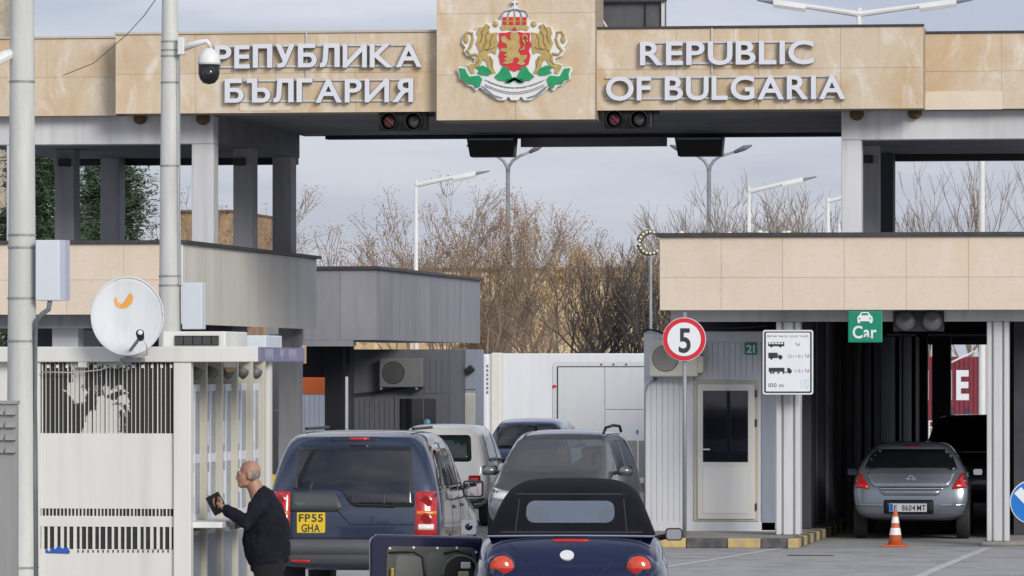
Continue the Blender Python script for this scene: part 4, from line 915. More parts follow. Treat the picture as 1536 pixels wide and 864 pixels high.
for (px, pys, ex, lb) in ((762, 234, (700, 815), 'grey twin-arm street lamp with curved arms among the bare trees'), (1063.5, 236, (1005, 1128), 'grey twin-arm street lamp with curved arms above the pinkish canopy')):
    Y = 190; t = thing('twin_lamp', lb, 'street lamp', (PX(px, Y), Y, 0), group='grey twin street lamps')
    x = PX(px, Y); zt_ = PZ(258, Y); k = MB(); k.cyl((x, Y, 0), (x, Y, zt_), .13, .075, 10); k.build('post', greysteel, t, smooth=True)
    for e in ex:
        k = MB(); sx = 1 if e > px else -1
        k.tube([P(px, 260, Y), P(px+1.5*sx, 250, Y), P(px+7*sx, 241, Y), P(px+17*sx, 234, Y), P((px+e)/2+6*sx, 228, Y)], [.07, .06, .055, .05, .045], 8); k.build('arm', greysteel, t, smooth=True)
        k = MB(); k.tube([P((px+e)/2+6*sx, 228.3, Y), P(px+(e-px)*.82, 222, Y), P(e, 218, Y)], [.06, .1, .03], 8); k.build('lamp_head', mat('lamp_grey', (.14, .15, .17), .5), t, smooth=True)
# crescent light ornament
t = thing('crescent_ornament', 'crescent shaped festive light on the corner of the canopy', 'ornament', P(975, 382, 135))
q = P(976, 364, 135); r = 16.5/(F/135)
k = MB(); pts = [(q.x+r*math.cos(R(a)), 135, q.z+r*math.sin(R(a))) for a in range(30, 331, 20)]
k.tube(pts, [.02+.075*math.sin(math.pi*i/(len(pts)-1)) for i in range(len(pts))], 8); k.build('frame', mat('ornament_wire', (.20, .17, .11), .6, var=.4, scale=20), t, smooth=True)
k = MB()
for p_ in pts[1:-1]: k.ball((p_[0], 134.9, p_[2]), .035, .035, .035, 8, 6)
k.build('bulb', mat('bulb', (.8, .75, .6), .4), t)
k = MB(); k.cyl((q.x, 135, 0), (q.x, 135, q.z-r), .04, n=8); k.build('stand', greysteel, t)
k = MB(); rr = random.Random(9)
g0 = thing('light_garland', 'dull festive light garland along the canopy coping', 'garland', P(1040, 352, 78))
for px in (1022, 1057, 1074, 1094, 1103, 1140, 1149, 1176, 1183, 1190):
    q = P(px, 350+rr.uniform(-1.5, 1), 77.4); kk = MB(); kk.ball(q, .045, .045, .035, 8, 6); kk.build('bulb', MATS['bulb'] if rr.random() < .5 else MATS['ornament_wire'], g0)
kk = MB(); kk.tube([P(px, 351+rr.uniform(-1, 1), 77.4) for px in range(1015, 1200, 12)], .02, 5); kk.build('wire', MATS['ornament_wire'], g0)
# small bollard-like white/black thing by the column
k = MB(); q = P(1259, 335, 78.8); k.cyl((q.x, 78.75, q.z-.15), (q.x, 78.75, q.z), .03, .02, 10); tag(k.build('small_camera', white, None), 'tiny white camera on the canopy beside the gantry column', 'camera')
# white lorry body and trailer
wt = mat('lorry_white', (.68, .70, .73), .4, var=.05, streak=.06)
tr = thing('white_lorry', 'white lorry with tall smooth box body beyond the parked cars', 'lorry', (PX(850, 124), 124, 0))
k = MB(); k.pbox(752, 1010, 530, 690, 124, 7.5); k.build('box_body', wt, tr, bevel=.03)
k = MB(); k.pbox(720, 733, 531, 700, 123.4, 1.5); k.build('cab_side', wt, tr, bevel=.05)
k = MB(); k.pbox(736, 752, 529, 700, 123.7, .4); k.build('front_bulkhead', mat('lorry_cream', (.66, .65, .60), .5), tr, bevel=.04)
k = MB(); k.pbox(752.5, 754.5, 534, 660, 123.98, .02); k.build('tan_stripe', mat('tan_stripe', (.55, .40, .22), .6), tr)
k = MB()
for i in range(7): k.pbox(729.5, 732.5, 547+i*6.6, 551+i*6.6, 123.395, .004)
k.build('vertical_lettering', mat('faint_ink', (.2, .2, .22), .6), tr)['kind'] = 'stuff'
k = MB(); k.box(PX(720, 124), PX(1010, 124), 124.5, 131, .5, .95); k.build('chassis', black, tr)
for yy in (126, 129.5):
    for sx in (PX(745, 124), PX(1000, 124)): k = MB(); k.lathe([(.3, -.15), (.5, -.14), (.5, .14), (.3, .15)], (sx, yy, .5), 'X', 20); k.build('wheel', rubber, tr)
tl = thing('box_trailer', 'white box trailer with two rear doors and rounded frame', 'trailer', (PX(900, 110), 110, 0))
a0, b0 = P(828, 541, 110), P(1010, 735, 110)
k = MB(); k.prism([(a0.x, .35), (b0.x, .35), (b0.x, a0.z), (a0.x+.12, a0.z), (a0.x+.03, a0.z-.05), (a0.x, a0.z-.15)], 110, 114.5); k.build('body', wt, tl, bevel=.02)
for (a, b, c_, d) in ((837, 906, 551, 740), (907.5, 1000, 551, 614), (907.5, 1000, 616, 740)):
    k = MB(); k.pbox(a, b, c_, d, 109.975, .024); k.build('door', wt, tl, bevel=.008)
k = MB(); k.pbox(836, 1000, 549.3, 550.7, 109.985, .01); k.pbox(835.6, 836.8, 550, 742, 109.985, .01); k.build('door_gasket', ink, tl)
k = MB(); k.pbox(918, 955.5, 661, 716, 109.96, .02); k.build('grey_panel', mat('trailer_grey', (.27, .27, .27), .6), tl); k = MB(); k.pbox(958.5, 1000, 661, 716, 109.96, .02); k.build('grey_panel', MATS['trailer_grey'], tl)
k = MB(); k.pbox(920, 1000, 717, 725, 109.7, .3); k.build('step', white, tl, bevel=.01)
for px in (902, 920.5, 939.5): q = P(px, 546.5, 109.99); k = MB(); k.lathe([(.0, -.02), (.018, -.015), (.02, 0)], (q.x, 109.99, q.z), 'Y', 10); k.build('marker_light', ink, tl)
k = MB(); k.prism([(P(u, v, 110).x, P(u, v, 110).z) for u, v in ((828, 580), (831, 577), (836, 579), (831, 582))], 109.96, 109.995); k.build('red_marker', redm, tl)
k = MB(); k.pbox(834.5, 837, 629, 642, 109.94, .03); k.build('latch', greysteel, tl); k = MB(); k.pbox(955, 957.5, 645, 650, 109.94, .03); k.build('blue_sticker', signb, tl)
for sx in (a0.x+.4, b0.x-.4): k = MB(); k.lathe([(.2, -.1), (.32, -.09), (.32, .09), (.2, .1)], (sx, 112.3, .32), 'X', 18); k.build('wheel', rubber, tl)
# red container trailer seen under the canopy
rc = thing('red_container', 'red shipping container with white letters seen through the lane', 'container', (PX(1430, 165), 165, 0))
Y = 165; redc = mat('container_red', (.22, .022, .04), .6, var=.2, scale=1)
k = MB(); k.pbox(1300, 1468, 535, 640, Y, 6); k.build('body', redc, rc)
for i in range(24): k = MB(); k.pbox(1300+i*7, 1304+i*7, 537, 638, Y-.03, .03); k.build('corrugation', redc, rc)
k = MB(); k.pbox(1468, 1477, 522, 650, Y-.05, 6); k.build('corner_post', mat('container_cream', (.62, .58, .48), .6), rc)
k = MB(); a, b = P(1360, 598, Y), P(1453.5, 554.5, Y); flat_text(k, 'LINE', a.x, b.x, a.z, b.z, Y-.034, bold=.05, gap=.22); k.build('lettering', signw, rc)
for ch, px in (('O', 1427), ('N', 1447)): k = MB(); a, b = P(px, 624, Y), P(px+7.5, 609.5, Y); flat_text(k, ch, a.x, b.x, a.z, b.z, Y-.034, bold=.03); k.build('lower_letter', mat('navy_ink', (.03, .03, .09), .6), rc)
k = MB(); k.box(PX(1300, Y), PX(1477, Y), Y, Y+6, .2, PZ(640, Y)); k.build('chassis', mat('chassis_grey', (.25, .24, .24), .7, var=.4, scale=6), rc)
fc = thing('mesh_fence', 'pale mesh fence in front of the red container', 'fence', (PX(1440, 150), 150, 0))
for i in range(11): k = MB(); q = PX(1385+i*9, 150); k.box(q-.02, q+.02, 150, 150.03, 0, PZ(630, 150)); k.build('bar', white, fc)
for py in (631, 640, 655, 668, 682): k = MB(); k.box(PX(1380, 150), PX(1480, 150), 150.03, 150.05, PZ(py, 150)-.015, PZ(py, 150)+.015); k.build('rail', white, fc)
k = MB(); k.tube([P(1424, 545, 140), P(1440, 537, 140), P(1452, 532, 140), P(1466, 524, 140)], [.02, .03, .03, .01], 6); tag(k.build('pale_tarpaulin', white, None), 'pale strip of tarpaulin above the red container', 'tarpaulin')
# stone building far behind, tower at top left
sb = thing('stone_building', 'long low building of yellowish rough stone with dark roof edge', 'building', (PX(700, 205), 205, 0))
def stone_wall_mat():
    m = bpy.data.materials.new('rubble_wall'); m.use_nodes = True; t = m.node_tree; b = t.nodes['Principled BSDF']; L = t.links.new
    g = t.nodes.new('ShaderNodeNewGeometry'); v = t.nodes.new('ShaderNodeTexVoronoi'); v.inputs['Scale'].default_value = 2.6; L(g.outputs['Position'], v.inputs[0])
    r = t.nodes.new('ShaderNodeValToRGB'); r.color_ramp.elements[0].color = (.34, .24, .13, 1); r.color_ramp.elements[1].color = (.78, .64, .42, 1)
    e = r.color_ramp.elements.new(.5); e.color = (.58, .44, .25, 1); sp = t.nodes.new('ShaderNodeSeparateColor'); L(v.outputs['Color'], sp.inputs[0]); L(sp.outputs[0], r.inputs[0]); L(r.outputs[0], b.inputs['Base Color']); b.inputs['Roughness'].default_value = .9
    return m
rub = stone_wall_mat()
k = MB(); k.box(PX(150, 205), PX(1200, 205), 205, 225, 0, PZ(405, 205)); k.build('wall', rub, sb)
k = MB(); k.box(PX(150, 205)-.2, PX(1200, 205)+.2, 204.8, 225.2, PZ(405, 205), PZ(401.5, 205)); k.build('roof_edge', mat('roof_brown', (.14, .09, .07), .8), sb)
sb2 = thing('stone_house', 'tan stone house with brown roof line seen between gantry columns', 'building', (PX(320, 190), 190, 0))
k = MB(); k.box(PX(268, 190), PX(345, 190), 190, 200, 0, PZ(316, 190)); k.build('wall', mat('tan_stone', (.42, .29, .16), .9, col2=(.24, .15, .09), scale=1.2), sb2)
k = MB(); k.box(PX(266, 190), PX(347, 190), 189.8, 200, PZ(316, 190), PZ(313, 190)); k.build('roof_edge', MATS['roof_brown'], sb2)
tw = thing('brick_tower', 'pale brick tower beyond the left end of the gantry', 'tower', (PX(-10, 160), 160, 0))
k = MB(); k.box(PX(-60, 160), PX(6.5, 160), 160, 164, 0, 18); k.build('shaft', mat('tower_brick', (.50, .43, .33), .9, var=.3, scale=3), tw)
# ================================================================== trees
bark = mat('bark_dark', (.12, .10, .09), .9, var=.4, scale=4)
bark_g = mat('bark_grey', (.29, .225, .17), .9, var=.4, scale=4)
bark_w = mat('bark_birch', (.42, .38, .34), .9, var=.5, scale=5)
twig_m = mat('twig', (.17, .125, .10), .9, var=.3)
leaf_br = mat('leaf_brown', (.34, .22, .13), .8, col2=(.22, .13, .07), scale=1.2)
leaf_or = mat('leaf_ochre', (.46, .31, .14), .8, col2=(.28, .17, .08), scale=1.2)
needle = mat('needle', (.075, .12, .06), .8, col2=(.035, .065, .04), scale=1.0)
def tree(name, label, px, pytop, Y, spread=.5, seed=0, bm=bark, stems=1, leaf=None, nleaf=0, levels=5, up=.5, group='bare trees behind the gantry', droop=0, r0=.13, kids=4, lsize=.034, px2=None):
    rr = random.Random(seed); base = Vector((PX(px, Y), Y, 0)); H = PZ(pytop, Y)
    t = thing(name, label, 'tree', base, group=group); tk = MB(); cr = MB(); lv = MB(); tips = []
    def seg(mb, p, q, a, b, n):
        mb.cyl(p, q, a, b, n, caps=False)
    def grow(p, d, ln, r, lev):
        n = 3 if lev < 2 else 2; q = p; dd = d.copy()
        mb = tk if lev == 0 else cr
        for i in range(n):
            dd = (dd+Vector((rr.gauss(0, .13), rr.gauss(0, .13), rr.gauss(.03, .08)+up*.06-droop*.2*(lev >= 2)))).normalized()
            q2 = q+dd*ln/n; seg(mb, q, q2, r*(1-.3*i/n), r*(1-.3*(i+1)/n), 6 if lev == 0 else (4 if lev < 3 else 3)); q = q2
            if lev >= 1 and lev < levels and rr.random() < .56: kid(q, dd, ln, r*.7, lev)
        if lev < levels:
            for _ in range(3 if lev < 1 else 2): kid(q, dd, ln, r*.7, lev)
        else: tips.append(q)
        if lev >= levels-1: tips.append(q)
    def kid(q, dd, ln, r, lev):
        ax = Vector((rr.gauss(0, 1), rr.gauss(0, 1), rr.gauss(0, .5))).normalized()
        nd = (dd*1.0+ax*spread*rr.uniform(.5, 1.1)+Vector((0, 0, up*.25))).normalized()
        grow(q, nd, ln*rr.uniform(.58, .82), max(r*rr.uniform(.6, .85), .0075), lev+1)
    for s in range(stems):
        a = 2*math.pi*s/max(stems, 1)+rr.random(); d = Vector((math.cos(a)*.35*(stems > 1), math.sin(a)*.35*(stems > 1), 1)).normalized()
        grow(base+Vector((math.cos(a)*.2*(stems > 1), math.sin(a)*.2*(stems > 1), 0)), d, H*.30, r0, 0)
    zmax = max(v[2] for v in cr.v); k_ = H/zmax                     # bring the crown to its height
    for mb in (tk, cr): mb.v = [((v[0]-base.x)*k_+base.x, (v[1]-base.y)*k_+base.y, v[2]*k_) for v in mb.v]
    tk.build('trunk', bm, t, smooth=True); cr.build('crown', bm if bm is not bark_w else bark_g, t)
    if leaf:
        tips = [Vector(((q.x-base.x)*k_+base.x, (q.y-base.y)*k_+base.y, q.z*k_)) for q in tips]
        for i in range(int(nleaf*1.7)):
            q = rr.choice(tips)+Vector((rr.gauss(0, .10), rr.gauss(0, .10), rr.gauss(-.04, .10)))
            a = Vector((rr.gauss(0, 1), rr.gauss(0, 1), rr.gauss(0, 1))).normalized()*lsize*rr.uniform(.6, 1.3); b = a.orthogonal().normalized()*lsize*.55
            lv.add([q-a, q+b, q+a, q-b], [(0, 1, 2, 3)])
        o = lv.build('foliage', leaf, t); o['kind'] = 'stuff'
    return t
tree('bare_tree', 'birch with pale stems and thin brown twigs beside the white lamp', 668, 262, 150, .55, 1, bark_w, 3, leaf_br, 2600, 5, .5, r0=.09)
tree('bare_tree', 'wispy brown tree behind the grey twin lamp', 735, 285, 170, .6, 2, bark_g, 2, leaf_br, 3600, 5, .5, r0=.1)
tree('bare_tree', 'ochre leaved tree with dark stems left of the crescent ornament', 858, 305, 150, .6, 3, bark_g, 3, leaf_or, 4200, 5, .5, r0=.1)
tree('bare_tree', 'dark many-stemmed bare tree above the box trailer', 905, 345, 140, .6, 4, bark, 5, leaf_or, 700, 5, .7, r0=.12)
tree('bare_tree', 'dark forked bare tree beside the canopy corner', 965, 375, 138, .6, 14, bark, 3, None, 0, 5, .7, r0=.09)
tree('bare_tree', 'brown leaved bush behind the white lorry', 740, 420, 160, .7, 5, bark_g, 4, leaf_br, 4200, 4, .4, r0=.07)
tree('bare_tree', 'russet leaved bush behind the box trailer', 812, 410, 165, .7, 6, bark_g, 4, leaf_br, 4200, 4, .4, r0=.07)
tree('bare_tree', 'pale young birch at the edge of the slate canopy', 690, 350, 155, .45, 7, bark_w, 2, leaf_br, 900, 5, .6, r0=.07)
tree('bare_tree', 'wide grey bare tree behind the arm of the white lamp', 1150, 252, 165, .62, 8, bark_g, 5, None, 0, 5, .6, r0=.11)
tree('bare_tree', 'grey bare tree behind the grey twin lamp and canopy', 1060, 300, 175, .6, 9, bark_g, 4, None, 0, 5, .6, r0=.09)
tree('bare_tree', 'grey bare tree partly behind the right gantry column', 1225, 285, 175, .6, 10, bark_g, 4, None, 0, 5, .6, r0=.09)
tree('bare_tree', 'bare tree left of the tall white post', 1462, 225, 190, .4, 11, bark_g, 2, None, 0, 4, .9, r0=.09)
tree('bare_tree', 'bare tree right of the tall white post', 1512, 215, 185, .4, 12, bark_g, 3, None, 0, 4, .9, r0=.1)
tree('bare_tree', 'small bare sapling seen low in the right gantry bay', 1425, 320, 175, .5, 22, bark_g, 2, None, 0, 4, .6, r0=.06)
tree('bare_tree', 'faint drooping birch far behind the slate canopy', 488, 312, 230, .4, 13, bark_w, 1, None, 0, 5, .3, droop=1.2, r0=.1)
tree('bare_tree', 'faint low birch left of the white lamp', 570, 352, 225, .5, 15, bark_w, 2, leaf_br, 500, 5, .4, droop=.6, r0=.07)
tree('bare_tree', 'faint small birch just left of the white lamp post', 606, 372, 215, .5, 16, bark_w, 2, leaf_br, 500, 4, .4, r0=.06)
tree('bare_tree', 'brown bare tree beside the dark cedar', 232, 240, 160, .6, 17, bark_g, 2, leaf_br, 2600, 5, .4, r0=.1)
tree('bare_tree', 'brown bush between the left gantry columns', 395, 335, 170, .6, 18, bark_g, 3, leaf_br, 1500, 4, .4, r0=.06)
tree('bare_tree', 'low brown bush below the dark cedar', 215, 318, 140, .7, 19, bark_g, 4, leaf_br, 3000, 4, .3, r0=.06)
def cedar(label, px, pytop, Y, wid, seed):
    rr = random.Random(seed); base = Vector((PX(px, Y), Y, 0)); H = PZ(pytop, Y)
    t = thing('cedar_tree', label, 'tree', base, group='cedars behind the left gantry bay')
    k = MB(); k.cyl(base, base+Vector((0, 0, H)), .28, .04, 8); k.build('trunk', bark, t)
    br = MB(); fo = MB()
    for i in range(190):
        f = rr.random()**.8; z = H*(.1+.88*f); a = rr.random()*2*math.pi; ln = wid*(1.05-f)*rr.uniform(.7, 1.1)+.3
        p0 = base+Vector((0, 0, z)); e = p0+Vector((math.cos(a)*ln, math.sin(a)*ln, rr.uniform(-.35, .15)*ln*.5)); br.cyl(p0, e, .045, .012, 4, caps=False)
        for j in range(int(55*ln/wid)+10):
            u = rr.uniform(.25, 1.03); q = p0+(e-p0)*u+Vector((rr.gauss(0, .25), rr.gauss(0, .25), rr.gauss(-.06, .09)))
            for _ in range(7):
                d = Vector((rr.gauss(0, 1), rr.gauss(0, 1), rr.gauss(-.1, .35))).normalized()*rr.uniform(.06, .12); b_ = Vector((rr.gauss(0, 1), rr.gauss(0, 1), rr.gauss(0, .6))).normalized()*.022; qq = q; q = q+Vector((rr.gauss(0, .07), rr.gauss(0, .07), rr.gauss(0, .05)))
                fo.add([q-d, q+b_, q+d, q-b_], [(0, 1, 2, 3)]); q = qq
    br.build('branches', bark, t); o = fo.build('foliage', needle, t); o['kind'] = 'stuff'
cedar('tall dark green cedar behind the thick steel pole', 60, 190, 118, 2.6, 31)
cedar('dark green cedar with spreading boughs near the second gantry column', 165, 215, 122, 2.1, 32)
# ================================================================== vehicles (local frame: x right, y forward, rear bumper at y = 0)
def car_paint(name, col, rough=.25, metal=.4): return mat(name, col, rough, metal=metal, var=.06, scale=1.2, coat=.8)
def S(zb, w0, w1, z1, wB, zB, wT, zT, rT=.07):
    return [(0, zb), (.82*w0, zb), (w0, zb+.09), (w1, z1), (wB, zB), (wT, zT-rT), (.80*wT, zT-rT*.18), (0, zT)]
def interp(tab, z):
    if z <= tab[0][0]: return tab[0][1]
    for (a, b), (c, d) in zip(tab, tab[1:]):
        if z <= c: return b+(d-b)*(z-a)/(c-a)
    return tab[-1][1]
def loft(stations, rear, front, bulge=.05, fb=.06):
    """stations: (y, wr, wf, half section); wr / wf say how far the rear / front profile bends the section"""
    vs, fs = [], []; N = len(stations[0][3])
    rows = []
    for (y, wr, wf, sec) in stations:
        pts = [(x, y+wr*interp(rear, z)-wf*interp(front, z), z) for x, z in sec]
        full = pts + [(-x, yy, z) for x, yy, z in pts[-2:0:-1]]
        rows.append(len(vs)); vs += full
    M = 2*N-2
    for a, b in zip(rows, rows[1:]):
        fs += [(a+i, a+(i+1) % M, b+(i+1) % M, b+i) for i in range(M)]
    def capit(o, st, sgn, bl):
        sec = st[3]; cols = (-.6, 0, .6); grid = {}
        for i in range(1, N-1):
            x, y, z = vs[o+i]
            for c in cols: grid[(i, c)] = len(vs); vs.append((x*c, y-sgn*bl*(1-c*c), z))
            grid[(i, 1)] = o+i; grid[(i, -1)] = o+M-i
        cs = (-1, -.6, 0, .6, 1)
        for i in range(1, N-2):
            for c0, c1 in zip(cs, cs[1:]):
                f = (grid[(i, c0)], grid[(i, c1)], grid[(i+1, c1)], grid[(i+1, c0)]); fs.append(f if sgn > 0 else f[::-1])
        for i, ctr in ((1, o), (N-2, o+N-1)):
            # bottom and top rows close on the centre point
            seq = [grid[(i, c)] for c in cs]
            f = tuple([ctr]+seq[::-1]) if i == 1 else tuple([ctr]+seq)
            a = [(ctr, seq[1], seq[0]), (ctr, seq[2], seq[1]), (ctr, seq[3], seq[2]), (ctr, seq[4], seq[3])]
            if i != 1: a = [q[::-1] for q in a]
            fs.extend(a if sgn > 0 else [q[::-1] for q in a])
    capit(rows[0], stations[0], 1, bulge); capit(rows[-1], stations[-1], -1, fb)
    return vs, fs
def fix_normals(me):
    bm = bmesh.new(); bm.from_mesh(me); bmesh.ops.recalc_face_normals(bm, faces=bm.faces); bm.to_mesh(me); bm.free(); me.update()
def shell(name, vs, fs, sub=2):
    me = bpy.data.meshes.new(name); me.from_pydata(vs, [], fs); me.update(); fix_normals(me)
    o = bpy.data.objects.new(name, me); C.objects.link(o); s = o.modifiers.new('s', 'SUBSURF'); s.levels = sub; s.render_levels = sub
    m2 = evaluated(o); bpy.data.objects.remove(o); return m2
def boolean(me, cutters):
    o = bpy.data.objects.new('b', me); C.objects.link(o); cs = []
    for vs, fs in cutters:
        cm = bpy.data.meshes.new('c'); cm.from_pydata(vs, [], fs); cm.update(); fix_normals(cm); c = bpy.data.objects.new('c', cm); C.objects.link(c); cs.append(c)
        b = o.modifiers.new('b', 'BOOLEAN'); b.operation = 'DIFFERENCE'; b.object = c; b.solver = 'EXACT'
    m2 = evaluated(o); bpy.data.objects.remove(o)
    for c in cs: bpy.data.objects.remove(c)
    return m2
def bvh_of(me): return BVHTree.FromPolygons([v.co.copy() for v in me.vertices], [tuple(p.vertices) for p in me.polygons])
def arch_cutters(axles, r, hw):
    out_ = []
    for y in axles:
        for s in (-1, 1):
            k = MB(); k.cyl((s*(hw+.2), y, .33), (s*(hw-.32), y, .33), r, n=28); out_.append((k.v, k.f))
    return out_
def conform(bvh, poly, side, off=.006, res=.06, th=.012, name='panel', m=None, parent=None, smooth=True):
    """lay a flat outline onto the body as a thin proud panel; poly in (x, z) for rear/front, (y, z) for left/right"""
    bm = bmesh.new(); f = bm.faces.new([bm.verts.new((u, v, 0)) for u, v in poly])
    for ax in (0, 1):
        lo = min(p[ax] for p in poly); hi = max(p[ax] for p in poly); n = max(1, int((hi-lo)/res))
        for i in range(1, n):
            co = [0, 0, 0]; co[ax] = lo+(hi-lo)*i/n; no = [0, 0, 0]; no[ax] = 1
            bmesh.ops.bisect_plane(bm, geom=bm.verts[:]+bm.edges[:]+bm.faces[:], plane_co=co, plane_no=no)
    for v in bm.verts:
        u, w_ = v.co.x, v.co.y
        o, d = {'rear': (Vector((u, -6, w_)), Vector((0, 1, 0))), 'front': (Vector((u, 12, w_)), Vector((0, -1, 0))),
                'right': (Vector((6, u, w_)), Vector((-1, 0, 0))), 'left': (Vector((-6, u, w_)), Vector((1, 0, 0)))}[side]
        h = bvh.ray_cast(o, d)
        if h[0] is None: h = bvh.find_nearest(o+d*(6 if side != 'front' else 12))
        v.co = h[0]-d*off
    me = bpy.data.meshes.new(name); bm.normal_update(); bm.to_mesh(me); bm.free()
    # face outwards
    nn = sum((p.normal for p in me.polygons), Vector()); d = {'rear': Vector((0, -1, 0)), 'front': Vector((0, 1, 0)), 'right': Vector((1, 0, 0)), 'left': Vector((-1, 0, 0))}[side]
    if nn.dot(d) < 0: me.flip_normals()
    me.materials.append(m); o = link(name, me, parent, smooth)
    if th: s = o.modifiers.new('s', 'SOLIDIFY'); s.thickness = th; s.offset = -1
    return o
def rpoly(pts, r=.03, n=4):       # rounded polygon
    out_ = []
    for i, p in enumerate(pts):
        p = Vector(p); a = Vector(pts[i-1])-p; b = Vector(pts[(i+1) % len(pts)])-p
        q = min(r, a.length*.45, b.length*.45); A = p+a.normalized()*q; B = p+b.normalized()*q
        for j in range(n+1):
            t_ = j/n; out_.append(tuple(A*(1-t_)**2+p*2*t_*(1-t_)+B*t_**2))
    return out_
def mirx(poly): return [(-x, z) for x, z in poly][::-1]
def wheel(parent, x, y, r=.32, wd=.2, rimc=None):
    k = MB(); h = wd/2; k.lathe([(r*.62, -h), (r*.93, -h), (r, -h*.7), (r, h*.7), (r*.93, h), (r*.62, h)], (x, y, r), 'X', 28); t_ = k.build('wheel', rubber, parent, local=True); smooth_angle(t_, 40)
    k = MB(); s = 1 if x > 0 else -1; k.lathe([(r*.63, -h*.9), (r*.63, h*.72), (r*.2, h*.6), (.02, h*.75)] if s > 0 else [(.02, -h*.75), (r*.2, -h*.6), (r*.63, -h*.72), (r*.63, h*.9)], (x, y, r), 'X', 20); k.build('rim', rimc or mat('alloy', (.35, .36, .37), .35, metal=.7), t_, local=True)
def car_mirror(parent, x, y, z, m, wd=.2, h=.15, facing_rear=True, sgn=1):
    k = MB(); k.ball((x, y, z), wd/2, .09, h/2, 16, 10); o = k.build('door_mirror', m, parent, smooth=True, local=True)
    k = MB(); yy = y-.075; k.prism(rpoly([(x-wd*.42, z-h*.4), (x+wd*.42, z-h*.4), (x+wd*.42, z+h*.4), (x-wd*.42, z+h*.4)], .03), yy-.022, yy-.012); k.build('mirror_face', mirror, o, local=True)
    k = MB(); k.prism(rpoly([(x-wd*.5, z-h*.5), (x+wd*.5, z-h*.5), (x+wd*.5, z+h*.5), (x-wd*.5, z+h*.5)], .04), yy-.012, yy+.06); k.build('mirror_frame', m if m is black else black, o, local=True)
    k = MB(); k.tube([(x-sgn*wd*.4, y+.02, z-.02), (x-sgn*(wd*.5+.12), y+.05, z-.05)], .03, 6); k.build('mirror_stalk', black, o, local=True)
    return o
def local_text(mb, s, x0, x1, z0, z1, y, gap=.13, bold=.02): return flat_text(mb, s, x0, x1, z0, z1, y, gap, bold)

# ---------------- dark blue off-roader (rear view)
Dd = 57.0; q = P(528, 800, Dd*(.990-.0042)); HEAD = R(4.2)
dv = thing('off_roader', 'dark blue boxy off-roader with yellow two-line rear plate', 'car', (q.x, q.y, 0), -(R(3.0)-YAW)*0 + R(3.1))
blue = car_paint('blue_paint', (.022, .034, .068), .22, .45); grey_pl = mat('grey_plastic', (.065, .068, .075), .5, var=.15)
rear = [(.3, .05), (.72, .0), (.80, .07), (1.2, .09), (1.85, .36)]; fr = [(.3, 0), (.9, .02), (1.1, .15)]
st = [(0, 1, 0, S(.42, .84, .92, .76, .90, 1.20, .71, 1.83, .07)), (.10, 1, 0, S(.40, .88, .955, .76, .935, 1.20, .75, 1.87, .07)), (.35, .8, 0, S(.38, .90, .96, .76, .94, 1.20, .77, 1.885, .07)),
      (1.1, .15, 0, S(.35, .92, .957, .76, .94, 1.20, .78, 1.89, .07)), (2.3, 0, 0, S(.33, .92, .957, .76, .94, 1.20, .78, 1.885, .07)), (2.95, 0, 0, S(.33, .92, .957, .76, .94, 1.16, .75, 1.81, .08)),
      (3.55, 0, 0, S(.33, .92, .957, .76, .93, 1.10, .78, 1.20, .06)), (4.3, 0, 0, S(.33, .92, .957, .76, .92, 1.02, .75, 1.12, .06)), (4.72, 0, .3, S(.36, .88, .94, .74, .86, .98, .7, 1.08, .06)), (4.80, 0, 1, S(.42, .82, .90, .74, .82, .95, .65, 1.04, .06))]
me = shell('d', *loft(st, rear, fr)); bv = bvh_of(me); me = boolean(me, arch_cutters((1.05, 3.93), .43, .957)); me.materials.clear(); me.materials.append(blue); body = link('body', me, dv); smooth_angle(body, 50)
for x in (-.80, .80):
    for y in (1.05, 3.93): wheel(dv, x, y, .37, .25)
W = lambda *a, **k: conform(bv, *a, parent=dv, **k)
rw = W(rpoly([(-.605, 1.73), (.605, 1.73), (.665, 1.07), (.04, 1.07), (-.03, 1.10), (-.12, 1.24), (-.17, 1.26), (-.665, 1.26)], .035), 'rear', .008, m=darkglass, name='rear_window')
k = MB(); yw = bv.ray_cast(Vector((.05, -6, 1.1)), Vector((0, 1, 0)))[0].y-.03; k.tube([(.45, yw, 1.085), (.05, yw, 1.095)], .012, 6); k.tube([(.34, yw+.02, 1.1), (.34, yw+.05, 1.2)], .006, 5); k.build('rear_wiper', black, rw, local=True)
W(rpoly([(-.27, 1.775), (.27, 1.775), (.24, 1.82), (-.24, 1.82)], .01), 'rear', .006, m=black, name='spoiler_recess'); W([(-.06, 1.79), (.15, 1.79), (.15, 1.812), (-.06, 1.812)], 'rear', .012, m=lamp_red, name='brake_light')
hd = W(rpoly([(-.675, 1.225), (-.20, 1.225), (-.10, 1.07), (-.14, 1.04), (-.675, 1.04)], .02), 'rear', .010, m=grey_pl, name='handle_trim')
k = MB(); ye = bv.ray_cast(Vector((-.57, -6, 1.1)), Vector((0, 1, 0)))[0].y; k.lathe([(.0, -.022), (.032, -.02), (.04, -.012)], (0, 0, 0), 'Y', 20); k.v = [(v[0]*1.4-.57, v[1]+ye, v[2]*.7+1.10) for v in k.v]; k.build('oval_badge', mat('badge_green', (.10, .17, .14), .3, metal=.4), hd, local=True)
ln = mat('shut_line', (.008, .009, .015), .6)
for poly in ([(-.68, 1.02), (-.16, 1.02), (-.02, .88), (.655, .88), (.655, .892), (-.012, .892), (-.15, 1.033), (-.68, 1.033)], [(-.69, .735), (.68, .735), (.68, .747), (-.69, .747)]):
    W(poly, 'rear', .004, m=ln, name='shut_line', th=.004)
